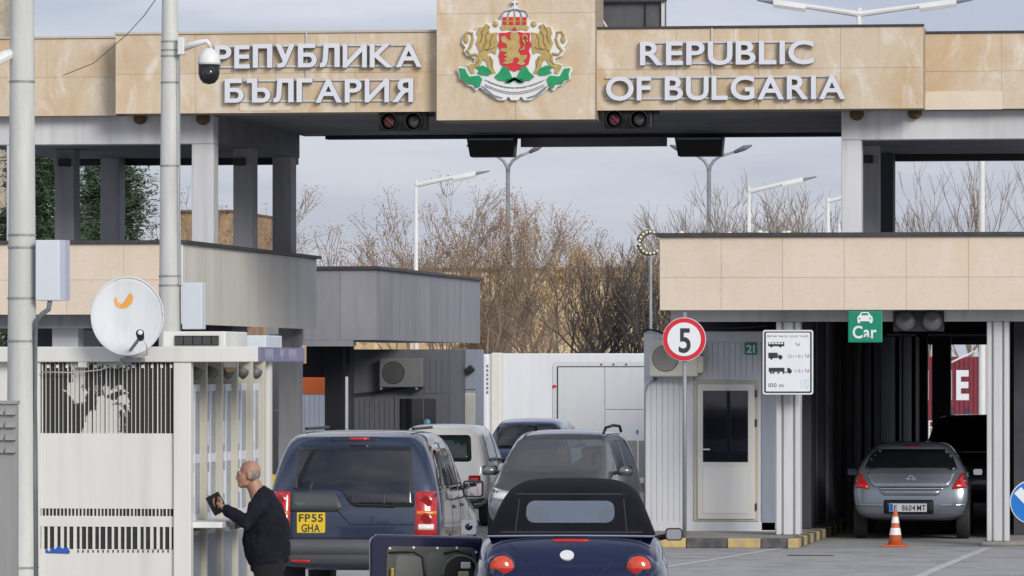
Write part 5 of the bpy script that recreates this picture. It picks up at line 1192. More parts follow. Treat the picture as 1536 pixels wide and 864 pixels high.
W(rpoly([(-.95, .40), (.95, .40), (.95, .725), (-.95, .725)], .02), 'rear', .004, m=grey_pl, name='bumper'); W(rpoly([(-.97, .57), (.97, .57), (.97, .72), (-.97, .72)], .01), 'rear', .014, m=mat('grey_plastic_top', (.085, .09, .10), .45), name='bumper_step')
for sg in (-1, 1):
    tl_ = W(rpoly([(sg*.675, .77), (sg*.905, .77), (sg*.905, 1.235), (sg*.675, 1.235)], .02), 'rear', .02, m=lamp_red, name='tail_light', th=.03)
    conform(bv, rpoly([(sg*.69, .99), (sg*.90, .99), (sg*.90, 1.03), (sg*.69, 1.03)], .01), 'rear', .025, m=lamp_amber, name='indicator', parent=tl_, th=.004)
    conform(bv, rpoly([(sg*.71, .83), (sg*.875, .83), (sg*.875, .89), (sg*.71, .89)], .006), 'rear', .026, m=lamp_white, name='reversing_light', parent=tl_, th=.004)
    for z in (1.13, .94):
        yq = bv.ray_cast(Vector((sg*.78, -6, z)), Vector((0, 1, 0)))[0]; k = MB(); k.lathe([(.055, -.027), (.07, -.02)], (sg*.785, yq.y, z), 'Y', 20); k.build('lamp_ring', mat('lamp_red_deep', (.28, .005, .008), .15, coat=.6), tl_, local=True)
    W(rpoly([(sg*.45, .475), (sg*.66, .475), (sg*.66, .505), (sg*.45, .505)], .005), 'rear', .012, m=lamp_red, name='reflector')
yp = bv.ray_cast(Vector((-.44, -6, .9)), Vector((0, 1, 0)))[0].y-.018
k = MB(); k.box(-.595, -.29, yp, yp+.014, .792, 1.012); pl = k.build('number_plate', mat('plate_yellow', (.72, .50, .02), .4, var=.06), dv, local=True, bevel=.006)
k = MB(); local_text(k, 'FP55', -.572, -.313, .914, .998, yp-.002, .14, .03); local_text(k, 'GHA', -.545, -.345, .806, .890, yp-.002, .14, .03); k.build('plate_lettering', ink, pl, local=True)
for sd_ in ('right', 'left'):
    W(rpoly([(.55, 1.72), (1.35, 1.73), (1.35, 1.22), (.40, 1.24)], .04), sd_, .004, m=darkglass, name='quarter_window'); W(rpoly([(1.42, 1.73), (2.25, 1.73), (2.25, 1.2), (1.42, 1.2)], .03), sd_, .004, m=darkglass, name='side_window'); W(rpoly([(2.32, 1.73), (2.72, 1.70), (3.25, 1.2), (2.32, 1.19)], .03), sd_, .004, m=darkglass, name='side_window')
    for y0_ in (1.38, 2.285, 3.3): W([(y0_, .5), (y0_+.012, .5), (y0_+.012, 1.18), (y0_, 1.18)], sd_, .002, m=ln, name='door_gap', th=.002)
    for y0_ in (1.55, 2.45): W(rpoly([(y0_, 1.02), (y0_+.2, 1.02), (y0_+.2, 1.06), (y0_, 1.06)], .012), sd_, .02, m=blue, name='door_handle')
W(rpoly([(-.64, 1.72), (.64, 1.72), (.76, 1.24), (-.76, 1.24)], .04), 'front', .004, m=darkglass, name='windscreen')
car_mirror(dv, 1.02, 3.05, 1.20, black, .23, .19, sgn=1); car_mirror(dv, -1.02, 3.05, 1.20, black, .23, .19, sgn=-1)
for sx in (-.58, .58): k = MB(); k.tube([(sx, .7, 1.90), (sx, 2.7, 1.895)], .018, 6); k.build('roof_rail', black, dv, local=True)

# ---------------- navy convertible with its door open
Db = 46.6; q = P(855, 800, Db*.992)
be = thing('convertible', 'rounded navy convertible with black soft top and its stripped door open', 'car', (q.x, q.y, 0), R(6.6))
navy = car_paint('navy_paint', (.007, .010, .048), .16, .35); cloth = mat('soft_top_cloth', (.010, .011, .016), .95, var=.35, scale=3, bump=.35, fine=60, spec=.15)
rear = [(.3, .12), (.5, .02), (.62, .0), (.80, .12), (.95, .28), (1.09, .58)]; fr = [(.3, .05), (.6, 0), (.8, .2), (.95, .6)]
st = [(0, 1, 0, S(.32, .55, .72, .60, .74, .88, .66, 1.085, .04)), (.12, 1, 0, S(.28, .64, .77, .60, .80, .90, .73, 1.095, .035)), (.5, .55, 0, S(.24, .72, .81, .60, .83, .94, .78, 1.09, .03)), (1.2, 0, 0, S(.2, .74, .81, .60, .83, .94, .79, 1.065, .03)),
      (2.5, 0, 0, S(.2, .74, .81, .60, .82, .94, .78, 1.045, .03)), (2.9, 0, 0, S(.2, .74, .80, .60, .78, .90, .70, 1.03, .04)), (3.4, 0, .4, S(.22, .70, .78, .58, .70, .80, .58, .96, .05)), (3.95, 0, .6, S(.28, .6, .68, .55, .55, .7, .45, .82, .05)), (4.05, 0, .6, S(.32, .5, .6, .52, .45, .65, .35, .74, .05))]
me = shell('b', *loft(st, rear, fr)); bvb = bvh_of(me); me = boolean(me, arch_cutters((.78, 3.3), .37, .80)); me.materials.clear(); me.materials.append(navy); smooth_angle(link('body', me, be), 50)
W = lambda *a, **k: conform(bvb, *a, parent=be, **k)
for sg in (-1, 1):
    for (yc, nm) in ((.68, 'rear_fender'), (3.32, 'front_fender')):
        k = MB(); k.ball((sg*.645, yc, .64), .225, .64, .345, 32, 20); m2 = bpy.data.meshes.new('f'); m2.from_pydata(k.v, [], k.f); cu = MB(); yw = .78 if yc < 1 else 3.3
        cu.cyl((sg*1.0, yw, .33), (sg*.5, yw, .33), .37, n=28); c2 = MB(); c2.box(-2, 2, -1, 6, -.2, .27)
        m2 = boolean(m2, [(cu.v, cu.f), (c2.v, c2.f)]); m2.materials.clear(); m2.materials.append(navy); smooth_angle(link(nm, m2, be), 50)
    for y in (.78, 3.3): wheel(be, sg*.73, y, .32, .2)
    # round tail lamp
    yq = .68-.64*math.sqrt(max(0, 1-((.60-.645)/.225)**2-((.81-.64)/.345)**2))
    k = MB(); k.lathe([(.004, -.056), (.03, -.054), (.06, -.048), (.09, -.034), (.108, -.016), (.116, .004), (.116, .08)], (sg*.60, yq+.02, .80), 'Y', 28); lt = k.build('tail_light', lamp_red, be, smooth=True, local=True)
    orr = mat('lamp_orange_red', (.62, .06, .018), .15, coat=.8); lt.data.materials.append(orr)
    for p_ in lt.data.polygons: p_.material_index = 1 if p_.center.z > .805 else 0
    k = MB(); k.lathe([(.118, -.012), (.128, .0), (.128, .05)], (sg*.60, yq+.02, .80), 'Y', 28); k.build('lamp_rim', navy, lt, smooth=True, local=True)
    for poly in ([(sg*.36, 1.06), (sg*.375, 1.06), (sg*.14, .72), (sg*.12, .72)],): pass
lid = rpoly([(-.50, 1.06), (.50, 1.06), (.38, .86), (.16, .66), (-.16, .66), (-.38, .86)], .06)
for i in range(len(lid)):
    pass
k = MB(); pts = []
for u, v in [(.62, 1.035), (.50, .97), (.38, .86), (.27, .75), (.16, .67), (0, .645)]:
    h = bvb.ray_cast(Vector((u, -6, v)), Vector((0, 1, 0)))[0]; pts.append((u, h.y-.002, v))
k.tube(pts+[(-a, b, c) for a, b, c in pts[-2::-1]], .006, 5); k.build('boot_shut_line', ln, be, local=True)
W(rpoly([(-.155, 1.03), (.155, 1.03), (.155, 1.052), (-.155, 1.052)], .006), 'rear', .014, m=lamp_red, name='brake_light')
h = bvb.ray_cast(Vector((-.03, -6, .905)), Vector((0, 1, 0)))
nrm = h[1] if h[1].y < 0 else -h[1]; k = MB(); k.cyl(h[0], h[0]+nrm*.014, .062, n=28); bd = k.build('round_badge', mat('badge_white', (.72, .73, .74), .25), be, local=True)
k = MB(); c_ = h[0]+nrm*.0145; k.cyl(c_+Vector((0, 0, -.045)), c_+nrm*.002+Vector((0, 0, -.045)), .008, n=10); k.build('badge_lock', ink, bd, local=True)
# soft top: shell with a rear window opening
arcs = []
def arc(y, w0, z0, w1, z1, lean=0):
    pts = []
    for i in range(13):
        a = math.pi*i/12; cx = math.cos(a); sx = math.sin(a)
        e = 4.6; x = math.copysign(abs(cx)**(2/e), cx); zf = abs(sx)**(2/e)
        wv = w0+(w1-w0)*zf; pts.append((x*wv/1.0, y+lean*zf, z0+(z1-z0)*zf))
    return pts
arcs = [arc(.50, .735, 1.075, .67, 1.10, .06), arc(.56, .735, 1.075, .64, 1.27, .22), arc(.66, .735, 1.07, .61, 1.42, .34), arc(.82, .735, 1.07, .59, 1.51, .42), arc(1.15, .735, 1.06, .58, 1.55, .45), arc(1.7, .735, 1.05, .58, 1.555, .3), arc(2.2, .74, 1.045, .57, 1.52, .1), arc(2.32, .74, 1.04, .56, 1.49, .02)]
k = MB(); n_ = 13
for a in arcs: k.v += a
k.f = [(i*n_+j, i*n_+j+1, (i+1)*n_+j+1, (i+1)*n_+j) for i in range(len(arcs)-1) for j in range(n_-1)]
# rear closing strip
k.f += [tuple(range(n_))]
me = bpy.data.meshes.new('t'); me.from_pydata(k.v, [], k.f); me.update(); fix_normals(me)
o = bpy.data.objects.new('t', me); C.objects.link(o); s_ = o.modifiers.new('s', 'SUBSURF'); s_.levels = 2; s2 = o.modifiers.new('k', 'SOLIDIFY'); s2.thickness = .02; s2.offset = 0
m2 = evaluated(o); bpy.data.objects.remove(o); bvt = bvh_of(m2)
wz = rpoly([(-.40, 1.185), (.385, 1.185), (.385, 1.375), (-.40, 1.375)], .09, 8)
sw = [(-.60, 1.1), (.6, 1.1)]
cw = MB(); cw.prism(wz, -.2, 1.6)
cs1 = MB(); cs1.add([(-2, 1.35, 1.12), (2, 1.35, 1.12), (2, 2.2, 1.12), (-2, 2.2, 1.12), (-2, 1.45, 1.38), (2, 1.45, 1.38), (2, 2.1, 1.36), (-2, 2.1, 1.36)], [(0, 3, 2, 1), (4, 5, 6, 7), (0, 1, 5, 4), (1, 2, 6, 5), (2, 3, 7, 6), (3, 0, 4, 7)])
m2 = boolean(m2, [(cw.v, cw.f), (cs1.v, cs1.f)]); m2.materials.clear(); m2.materials.append(cloth); tp = link('soft_top', m2, be); smooth_angle(tp, 60)
conform(bvt, wz, 'rear', -.004, m=glass_mat('rear_screen', (.85, .92, .88), .16, .22), name='rear_window', parent=tp, th=0)
seam_m = mat('soft_top_seam', (.028, .029, .036), .9)
for poly in ([(-.50, 1.10), (-.488, 1.10), (-.445, 1.52), (-.457, 1.52)], [(.50, 1.10), (.488, 1.10), (.445, 1.52), (.457, 1.52)], [(-.56, 1.425), (.56, 1.425), (.56, 1.437), (-.56, 1.437)], rpoly([(-.63, 1.10), (.63, 1.10), (.63, 1.112), (-.63, 1.112)], .004)):
    conform(bvt, poly, 'rear', .004, m=seam_m, name='seam', parent=tp, th=.004)
k = MB(); pts = []
for i in range(21):
    u = -.74+1.48*i/20; h = bvb.ray_cast(Vector((u, -6, 1.075-.012*abs(u)/.74)), Vector((0, 1, 0)))
    yv = h[0].y if h[0] else .6; pts.append((u, .475, 1.074-.006*(u/.74)**2))
k.tube(pts, .011, 6); k.build('chrome_strip', chrome, be, local=True)
# windscreen frame, glass, seats, mirror
k = MB(); fr_ = [(-.66, 2.95, 1.02), (-.50, 2.36, 1.42), (.50, 2.36, 1.42), (.66, 2.95, 1.02)]
for a, b in zip(fr_, fr_[1:]): k.tube([a, b], .03, 8)
k.build('windscreen_frame', navy, be, local=True)
k = MB(); k.add(fr_, [(0, 1, 2, 3)]); k.build('windscreen', glass_see, be, local=True)
seatm = mat('seat_grey', (.12, .125, .13), .8); screen2 = glass_mat('plastic_screen', (.80, .88, .85), .30)
for sx in (-.34, .34):
    k = MB(); k.ball((sx, 1.75, .92), .22, .10, .30, 16, 10); se = k.build('seat', seatm, be, smooth=True, local=True); k = MB(); k.ball((sx, 1.66, 1.22), .12, .05, .08, 14, 8); k.build('headrest', seatm, se, smooth=True, local=True)
k = MB(); k.box(-.13, .09, 2.42, 2.44, 1.345, 1.395); k.build('rear_view_mirror', black, be, local=True, bevel=.01)
k = MB(); k.lathe([(.165, -.012), (.185, -.012), (.185, .012), (.165, .012)], (-.34, 2.35, 1.02), 'Y', 20); k.f = k.f[:-2]; k.m = k.m[:-2]; k.build('steering_wheel', black, be, local=True)
car_mirror(be, .92, 2.42, 1.03, navy, .16, .115, sgn=1)
# open driver's door: hinged at its front edge, inner side towards the rear
hx, hy = -.80, 2.62; ang = R(80)
dm = Matrix.Translation((hx, hy, 0)) @ Matrix.Rotation(-ang, 4, 'Z')       # local: -y runs from the hinge to the door edge when closed
def dbox(mb, y0, y1, x0, x1, z0, z1):
    c = MB(); c.box(x0, x1, y0, y1, z0, z1); mb.add([tuple(dm @ Vector(v)) for v in c.v], c.f)
def dpoly(mb, poly, x0, x1):      # outline in (distance from hinge, z)
    c = MB(); c.prism([(u, z) for u, z in poly], x0, x1); mb.add([tuple(dm @ Vector((v[1], -v[0], v[2]))) for v in c.v], c.f)
IN = .10
k = MB(); dpoly(k, rpoly([(.0, .30), (1.05, .26), (1.10, .60), (1.10, .98), (1.04, 1.03), (.05, 1.00)], .05), -.02, IN-.03); do = k.build('open_door', navy, be, local=True, bevel=.02)
k = MB(); dpoly(k, rpoly([(.10, .36), (.94, .34), (.96, .60), (.95, .90), (.90, .92), (.12, .90)], .05), IN-.031, IN-.012); dpan = k.build('inner_panel', mat('door_inner_grey', (.07, .074, .07), .6, var=.3, scale=6), do, local=True, bevel=.01)
for poly, mm, d in (([(.60, .50), (.88, .50), (.86, .84), (.62, .82)], mat('door_sheet', (.14, .15, .145), .55, var=.2), .004), ([(.36, .48), (.58, .46), (.58, .86), (.40, .86)], mat('door_sheet2', (.085, .09, .085), .6), .004)):
    k = MB(); dpoly(k, rpoly(poly, .05), IN-.0121, IN-.012+d); k.build('door_opening', mm, dpan, local=True)
def drods(pts, r, nm, mm):
    k = MB(); k.tube([tuple(dm @ Vector((IN+.0, -u, z))) for u, z in pts], r, 6); k.build(nm, mm, dpan, local=True, smooth=True)
drods([(.93, .86), (.70, .87), (.62, .82), (.60, .66), (.55, .56)], .010, 'wiring', black); drods([(.88, .62), (.75, .58), (.66, .6), (.55, .55), (.40, .56)], .012, 'wiring', black); drods([(.42, .85), (.30, .88), (.18, .84), (.14, .70)], .012, 'wiring', black)
k = MB(); c_ = dm @ Vector((IN-.01, -.26, .66)); ax = (dm.to_3x3() @ Vector((1, 0, 0))).normalized(); k.cyl(c_, c_+ax*.012, .165, n=28); sp_ = k.build('speaker_hole', black, dpan, local=True)
k = MB(); rg = [c_+ax*.014+(dm.to_3x3() @ Vector((0, math.cos(a_*.3142)*.17, math.sin(a_*.3142)*.17))) for a_ in range(21)]; k.tube(rg, .012, 6); k.build('speaker_ring', mat('door_sheet', (0, 0, 0)), sp_, local=True)
for (u, z, a_, b_, mm) in ((.22, .74, .045, .03, lamp_white), (.24, .65, .05, .035, mat('motor_cream', (.45, .42, .3), .5)), (.90, .66, .018, .06, mat('brass', (.42, .28, .08), .4, metal=.5)), (.90, .46, .02, .05, MATS['brass']), (.20, .50, .07, .03, mat('tan_plastic', (.35, .25, .14), .6))):
    k = MB(); dbox(k, -u-a_/1, -u+a_, IN+.0, IN+.03, z-b_, z+b_); k.build('fitting', mm, dpan, local=True, bevel=.008)
for u, z in ((.92, .90), (.70, .905), (.48, .90), (.30, .90), (.12, .86), (.94, .50), (.60, .40)):
    c_ = dm @ Vector((IN-.012, -u, z)); k = MB(); k.cyl(c_, c_+ax*.01, .012, n=8); k.build('clip', lamp_white, dpan, local=True)
for i_ in range(3): k = MB(); dbox(k, -1.09, -1.05, -.01+.02*i_, .005+.02*i_, .42, .9); k.build('edge_seal', black, do, local=True)
c_ = dm @ Vector((-.08, -.16, 1.09)); k = MB(); k.ball(c_, .085, .10, .085, 16, 10); dmr = k.build('door_mirror', navy, do, smooth=True, local=True)
k = MB(); k.prism(rpoly([(c_.x-.07, c_.z-.07), (c_.x+.07, c_.z-.07), (c_.x+.07, c_.z+.07), (c_.x-.07, c_.z+.07)], .03), c_.y-.09, c_.y-.07); k.build('mirror_face', mirror, dmr, local=True)

# ---------------- grey people carrier facing the camera (built rear at y = 0, nose towards the camera after turning)
Dz = 76.5; qn = P(812, 800, Dz*.991)
zhead = R(180-1.2)
L_ = 4.32
silver = car_paint('graphite_paint', (.20, .205, .22), .28, .5)
loc = Vector((qn.x, qn.y, 0)) - Matrix.Rotation(zhead, 3, 'Z') @ Vector((0, L_, 0))
za = thing('people_carrier', 'graphite grey people carrier with roof rails facing the camera', 'car', loc, zhead)
rear = [(.3, .05), (.7, 0), (1.0, .06), (1.6, .35)]; fr = [(.3, .06), (.55, 0), (.75, .08), (.95, .35)]
st = [(0, 1, 0, S(.30, .74, .84, .65, .83, 1.02, .64, 1.57)), (.12, 1, 0, S(.26, .80, .88, .65, .87, 1.03, .68, 1.62)), (.8, .4, 0, S(.22, .84, .885, .65, .875, 1.03, .71, 1.65)), (1.8, 0, 0, S(.2, .84, .885, .65, .875, 1.02, .72, 1.655)), (2.55, 0, 0, S(.2, .84, .885, .65, .875, 1.01, .70, 1.60)),
      (3.35, 0, 0, S(.2, .84, .885, .65, .87, .97, .76, 1.07, .05)), (3.9, 0, .25, S(.22, .82, .87, .63, .83, .86, .66, .97, .06)), (4.2, 0, .8, S(.26, .74, .83, .58, .76, .78, .6, .90, .06)), (4.34, 0, 1, S(.30, .66, .76, .55, .68, .72, .52, .84, .06))]
vs_, fs_ = loft(st, rear, fr); me = shell('z', vs_, fs_); bvz = bvh_of(me)
o = bpy.data.objects.new('t', me); C.objects.link(o); s2 = o.modifiers.new('k', 'SOLIDIFY'); s2.thickness = .03; s2.offset = -1; m2 = evaluated(o); bpy.data.objects.remove(o)
wsc = rpoly([(-.63, 1.51), (.63, 1.51), (.72, 1.07), (-.72, 1.07)], .06)
swz = [rpoly([(.75, 1.48), (1.60, 1.50), (1.60, 1.06), (.55, 1.06)], .04), rpoly([(1.70, 1.50), (2.35, 1.49), (2.95, 1.04), (1.70, 1.04)], .04)]
cuts = []
c_ = MB(); c_.prism(wsc, 2.2, 4.2); cuts.append((c_.v, c_.f)); c_ = MB(); c_.prism(rpoly([(-.5, 1.48), (.5, 1.48), (.62, 1.1), (-.62, 1.1)], .05), -.3, .7); cuts.append((c_.v, c_.f))
for sp_ in swz: c_ = MB(); c_.prism(sp_, -1.2, 1.2); cuts.append(([(v[1], v[0], v[2]) for v in c_.v], c_.f))
m2 = boolean(m2, cuts+arch_cutters((.8, 3.5), .38, .875)); m2.materials.clear(); m2.materials.append(silver); smooth_angle(link('body', m2, za), 50)
W = lambda *a, **k: conform(bvz, *a, parent=za, **k)
ws = W(wsc, 'front', -.004, m=glass_screen, name='windscreen', th=0); W(rpoly([(-.5, 1.48), (.5, 1.48), (.62, 1.1), (-.62, 1.1)], .05), 'rear', -.004, m=glass_see, name='rear_window', th=0)
for sd_ in ('left', 'right'):
    for sp_ in swz: W(sp_, sd_, -.003, m=glass_tint, name='side_window', th=0)
for sg in (-1, 1):
    W(rpoly([(sg*.42, .66), (sg*.74, .70), (sg*.78, .84), (sg*.46, .78)], .03), 'front', .008, m=lamp_white, name='headlight')
    for y in (.8, 3.5): wheel(za, sg*.77, y, .32, .2)
    car_mirror(za, sg*1.0, 2.85, 1.06, silver, .22, .14, sgn=sg)
    k = MB(); k.tube([(sg*.64, .7, 1.61), (sg*.64, .85, 1.69), (sg*.65, 1.6, 1.71), (sg*.64, 2.3, 1.68), (sg*.63, 2.45, 1.60)], .022, 8); k.build('roof_rail', black, za, smooth=True, local=True)
    for y in (1.6, 2.35):
        k = MB(); k.ball((sg*.36, y-.3, .95), .23, .10, .34, 16, 10); se = k.build('seat', seatm, za, smooth=True, local=True); k = MB(); k.ball((sg*.36, y-.34, 1.32), .13, .06, .09, 14, 8); k.build('headrest', seatm, se, smooth=True, local=True)
W(rpoly([(-.36, .60), (.36, .60), (.32, .74), (-.32, .74)], .03), 'front', .008, m=black, name='grille'); W(rpoly([(-.34, .67), (.34, .67), (.33, .69), (-.33, .69)], .006), 'front', .016, m=chrome, name='grille_bar')
W(rpoly([(-.60, .32), (.60, .32), (.55, .44), (-.55, .44)], .03), 'front', .006, m=black, name='air_intake')
W(rpoly([(-.26, .47), (.26, .47), (.26, .58), (-.26, .58)], .006), 'front', .02, m=signw, name='front_plate')
k = MB(); k.box(-.7, .7, 2.75, 3.2, .96, 1.03); k.build('dashboard', black, za, local=True, bevel=.03); k = MB(); k.box(-.02, .22, 2.43, 2.45, 1.42, 1.47); k.build('rear_view_mirror', white, za, local=True)
k = MB(); k.tube([(.1, 3.32, 1.075), (-.55, 3.24, 1.10)], .012, 6); k.build('wiper', black, za, local=True)
k = MB(); k.lathe([(.165, -.012), (.185, -.012), (.185, .012), (.165, .012)], (-.36, 2.7, 1.04), 'Y', 20); k.f = k.f[:-2]; k.m = k.m[:-2]; k.build('steering_wheel', black, za, local=True)

# ---------------- white small off-roader (rear view)
def simple_car(name, label, loc, rz, paint, L, hw, H, rearp, glass=darkglass, boxy=False, win=None, tail=None, roofw=.62, beltz=.98):
    t = thing(name, label, 'car', loc, rz); fr = [(.3, .05), (.55, 0), (.75, .05 if boxy else .1), (.95, .15 if boxy else .35)]
    hz = .96 if boxy else .9; y = L
    st = [(0, 1, 0, S(.34, hw*.88, hw*.96, .62, hw*.94, beltz, roofw*.92, H-.06)), (.10, 1, 0, S(.3, hw*.93, hw, .62, hw*.98, beltz, roofw*.97, H-.03)), (.6, .5, 0, S(.26, hw*.96, hw, .62, hw*.99, beltz, roofw, H)), (L*.42, 0, 0, S(.24, hw*.96, hw, .62, hw*.99, beltz, roofw, H)), (L*.57, 0, 0, S(.24, hw*.96, hw, .62, hw*.98, beltz-.01, roofw*.97, H-.08)),
          (L*(.68 if boxy else .76), 0, 0, S(.24, hw*.96, hw, .62, hw*.97, beltz-.05, hw*.82, hz+.08, .05)), (L*.92, 0, .4, S(.26, hw*.93, hw*.98, .6, hw*.93, .84, hw*.78, hz-.02, .05)), (L*.98, 0, .9, S(.28, hw*.86, hw*.93, .58, hw*.88, .8, hw*.7, hz-.06, .05)), (L, 0, 1, S(.32, hw*.78, hw*.86, .55, hw*.8, .75, hw*.6, hz-.12, .05))]
    me = shell('s', *loft(st, rearp, fr)); bv = bvh_of(me); me = boolean(me, arch_cutters((L*.19, L*.81), .37, hw)); me.materials.clear(); me.materials.append(paint); smooth_angle(link('body', me, t), 50)
    for sx in (-1, 1):
        for yy in (L*.19, L*.81): wheel(t, sx*(hw-.11), yy, .32, .2)
    for sd_ in ('left', 'right'):
        for a, b in ((.16, .37), (.39, .56)):
            e = .10*L if b > .5 else 0
            conform(bv, rpoly([(a*L, H-.16), (b*L, H-.17), (b*L+e, beltz+.06), (a*L-(.12 if a < .2 else 0), beltz+.06)], .04), sd_, .004, m=glass, name='side_window', parent=t)
        for a in (.38, .58): conform(bv, [(a*L, .42), (a*L+.01, .42), (a*L+.01, beltz), (a*L, beltz)], sd_, .002, m=ln, name='door_gap', parent=t, th=.002)
    conform(bv, rpoly([(-roofw*.9, H-.15), (roofw*.9, H-.15), (hw*.82, beltz+.12), (-hw*.82, beltz+.12)], .05), 'front', .004, m=glass, name='windscreen', parent=t)
    return t, bv
qn = P(658, 800, 86*.988)
nw = car_paint('cream_white_paint', (.84, .84, .82), .35, 0)
t, bv = simple_car('small_off_roader', 'boxy white small off-roader seen from behind beside the people carrier', (qn.x, qn.y, 0), R(0.5), nw, 3.74, .80, 1.66, [(.3, .03), (.6, 0), (1.0, .05), (1.6, .30)], boxy=True, roofw=.62, beltz=.98, glass=mat('teal_glass', (.018, .032, .034), .06, spec=.7))
W = lambda *a, **k: conform(bv, *a, parent=t, **k)
W(rpoly([(-.53, 1.05), (.53, 1.05), (.49, 1.48), (-.49, 1.48)], .07), 'rear', .004, m=black, name='window_seal'); W(rpoly([(-.50, 1.08), (.50, 1.08), (.46, 1.455), (-.46, 1.455)], .06), 'rear', .02, m=MATS['teal_glass'], name='rear_window')
for sg in (-1, 1): W(rpoly([(sg*.49, .52), (sg*.68, .52), (sg*.68, .83), (sg*.49, .83)], .03), 'rear', .02, m=lamp_red, name='tail_light')
car_mirror(t, .93, 2.15, 1.06, nw, .20, .17, sgn=1); car_mirror(t, -.93, 2.15, 1.06, nw, .20, .17, sgn=-1)
W(rpoly([(-.74, .34), (.74, .34), (.74, .46), (-.74, .46)], .02), 'rear', .03, m=grey_pl, name='bumper'); W(rpoly([(-.26, .5), (.26, .5), (.26, .61), (-.26, .61)], .006), 'rear', .02, m=signw, name='number_plate')
# dark blue car behind the people carrier
qn = P(790, 800, 99)
t, bv = simple_car('family_car', 'dark blue family car half hidden behind the people carrier', (qn.x, qn.y, 0), R(0), car_paint('steel_blue_paint', (.10, .14, .22), .25, .5), 4.4, .86, 1.62, [(.3, .03), (.6, 0), (1.0, .05), (1.6, .30)], roofw=.62, beltz=1.0)
conform(bv, rpoly([(-.62, 1.05), (.62, 1.05), (.58, 1.58), (-.58, 1.58)], .05), 'rear', .006, m=darkglass, name='rear_window', parent=t)
for sg in (-1, 1): conform(bv, rpoly([(sg*.66, .75), (sg*.84, .75), (sg*.80, 1.1), (sg*.66, 1.1)], .03), 'rear', .014, m=lamp_red, name='tail_light', parent=t)
# black car in front of the hatchback under the canopy
qn = P(1462, 800, 90)
t, bv = simple_car('black_car', 'black tall car deep in the shade under the canopy', (qn.x, qn.y, 0), R(0), car_paint('black_paint', (.006, .006, .008), .25, .2), 4.6, .93, 1.78, [(.3, .03), (.6, 0), (1.0, .05), (1.78, .35)], roofw=.70, beltz=1.08)
conform(bv, rpoly([(-.62, 1.1), (.62, 1.1), (.58, 1.64), (-.58, 1.64)], .05), 'rear', .006, m=darkglass, name='rear_window', parent=t)
for sg in (-1, 1): conform(bv, rpoly([(sg*.70, .85), (sg*.88, .85), (sg*.85, 1.1), (sg*.70, 1.1)], .03), 'rear', .014, m=mat('lamp_dim', (.06, .005, .005), .2), name='tail_light', parent=t)
conform(bv, rpoly([(-.26, .8), (.26, .8), (.26, .91), (-.26, .91)], .006), 'rear', .02, m=mat('plate_dull', (.3, .3, .3), .5), name='number_plate', parent=t)

# ---------------- silver blue hatchback (rear view)
qn = P(1366, 800, 79.4)
ap = car_paint('steel_grey_paint', (.19, .215, .255), .25, .5)
t, bv = simple_car('hatchback', 'steel grey hatchback with white rear plate behind the traffic cone', (qn.x, qn.y, 0), R(2.2), ap, 4.25, .875, 1.46, [(.3, .06), (.5, 0), (.78, .04), (1.02, .12), (1.40, .62)], roofw=.60, beltz=1.0)
W = lambda *a, **k: conform(bv, *a, parent=t, **k)
W(rpoly([(-.70, 1.04), (.70, 1.04), (.575, 1.345), (-.575, 1.345)], .05), 'rear', .005, m=darkglass, name='rear_window')
W(rpoly([(-.12, 1.385), (.12, 1.385), (.12, 1.41), (-.12, 1.41)], .006), 'rear', .01, m=mat('brake_dim', (.20, .01, .012), .3), name='brake_light')
lid_m = car_paint('steel_grey_lit', (.26, .285, .33), .22, .5)  # body paint lightened, the light on the tailgate is in the colour
W(rpoly([(-.56, .78), (.56, .78), (.66, 1.02), (-.66, 1.02)], .03), 'rear', .006, m=lid_m, name='tailgate'); W(rpoly([(-.48, .775), (.48, .775), (.42, .66), (-.42, .66)], .05), 'rear', .008, m=lid_m, name='lower_tailgate')
W(rpoly([(-.47, .755), (.47, .755), (.48, .785), (-.48, .785)], .008), 'rear', .02, m=chrome, name='chrome_bar')
k = MB(); h = bv.ray_cast(Vector((0, -6, .91)), Vector((0, 1, 0)))[0]; k.lathe([(.036, -.016), (.05, -.016), (.05, -.004), (.036, -.004)], (0, h.y, .91), 'Y', 20); k.f = k.f[:-2]; k.m = k.m[:-2]; k.box(-.085, .085, h.y-.012, h.y-.004, .904, .916); k.build('ring_badge', chrome, t, local=True)
for sg in (-1, 1):
    tl_ = W(rpoly([(sg*.60, .76), (sg*.84, .78), (sg*.82, 1.0), (sg*.76, 1.01)], .03), 'rear', .016, m=lamp_red, name='tail_light'); conform(bv, rpoly([(sg*.70, .90), (sg*.83, .90), (sg*.81, .99), (sg*.765, 1.0)], .02), 'rear', .02, m=mat('lamp_smoke', (.16, .05, .05), .2), name='indicator', parent=tl_, th=.003)
    W(rpoly([(sg*.42, .505), (sg*.80, .51), (sg*.80, .54), (sg*.42, .535)], .008), 'rear', .016, m=chrome if sg > 0 else mat('trim_grey', (.35, .36, .38), .3, metal=.6), name='bumper_trim')
    car_mirror(t, sg*.96, 2.45, .97, black, .16, .11, sgn=sg)
yp = bv.ray_cast(Vector((0, -6, .48)), Vector((0, 1, 0)))[0].y-.02
W(rpoly([(-.40, .39), (.34, .39), (.34, .60), (-.40, .60)], .03), 'rear', .003, m=ln, name='plate_recess')
k = MB(); k.box(-.32, .24, yp-.004, yp+.012, .42, .545); pl = k.build('number_plate', signw, t, local=True, bevel=.004); k = MB(); k.box(-.315, -.26, yp-.007, yp-.0045, .425, .54); k.build('blue_strip', signb, pl, local=True)
for s_, a_, b_ in (('E', -.245, -.20), ('8604', -.13, .07), ('MT', .095, .225)): k = MB(); local_text(k, s_, a_, b_, .44, .525, yp-.0065, .12, .02); k.build('plate_lettering', ink, pl, local=True)
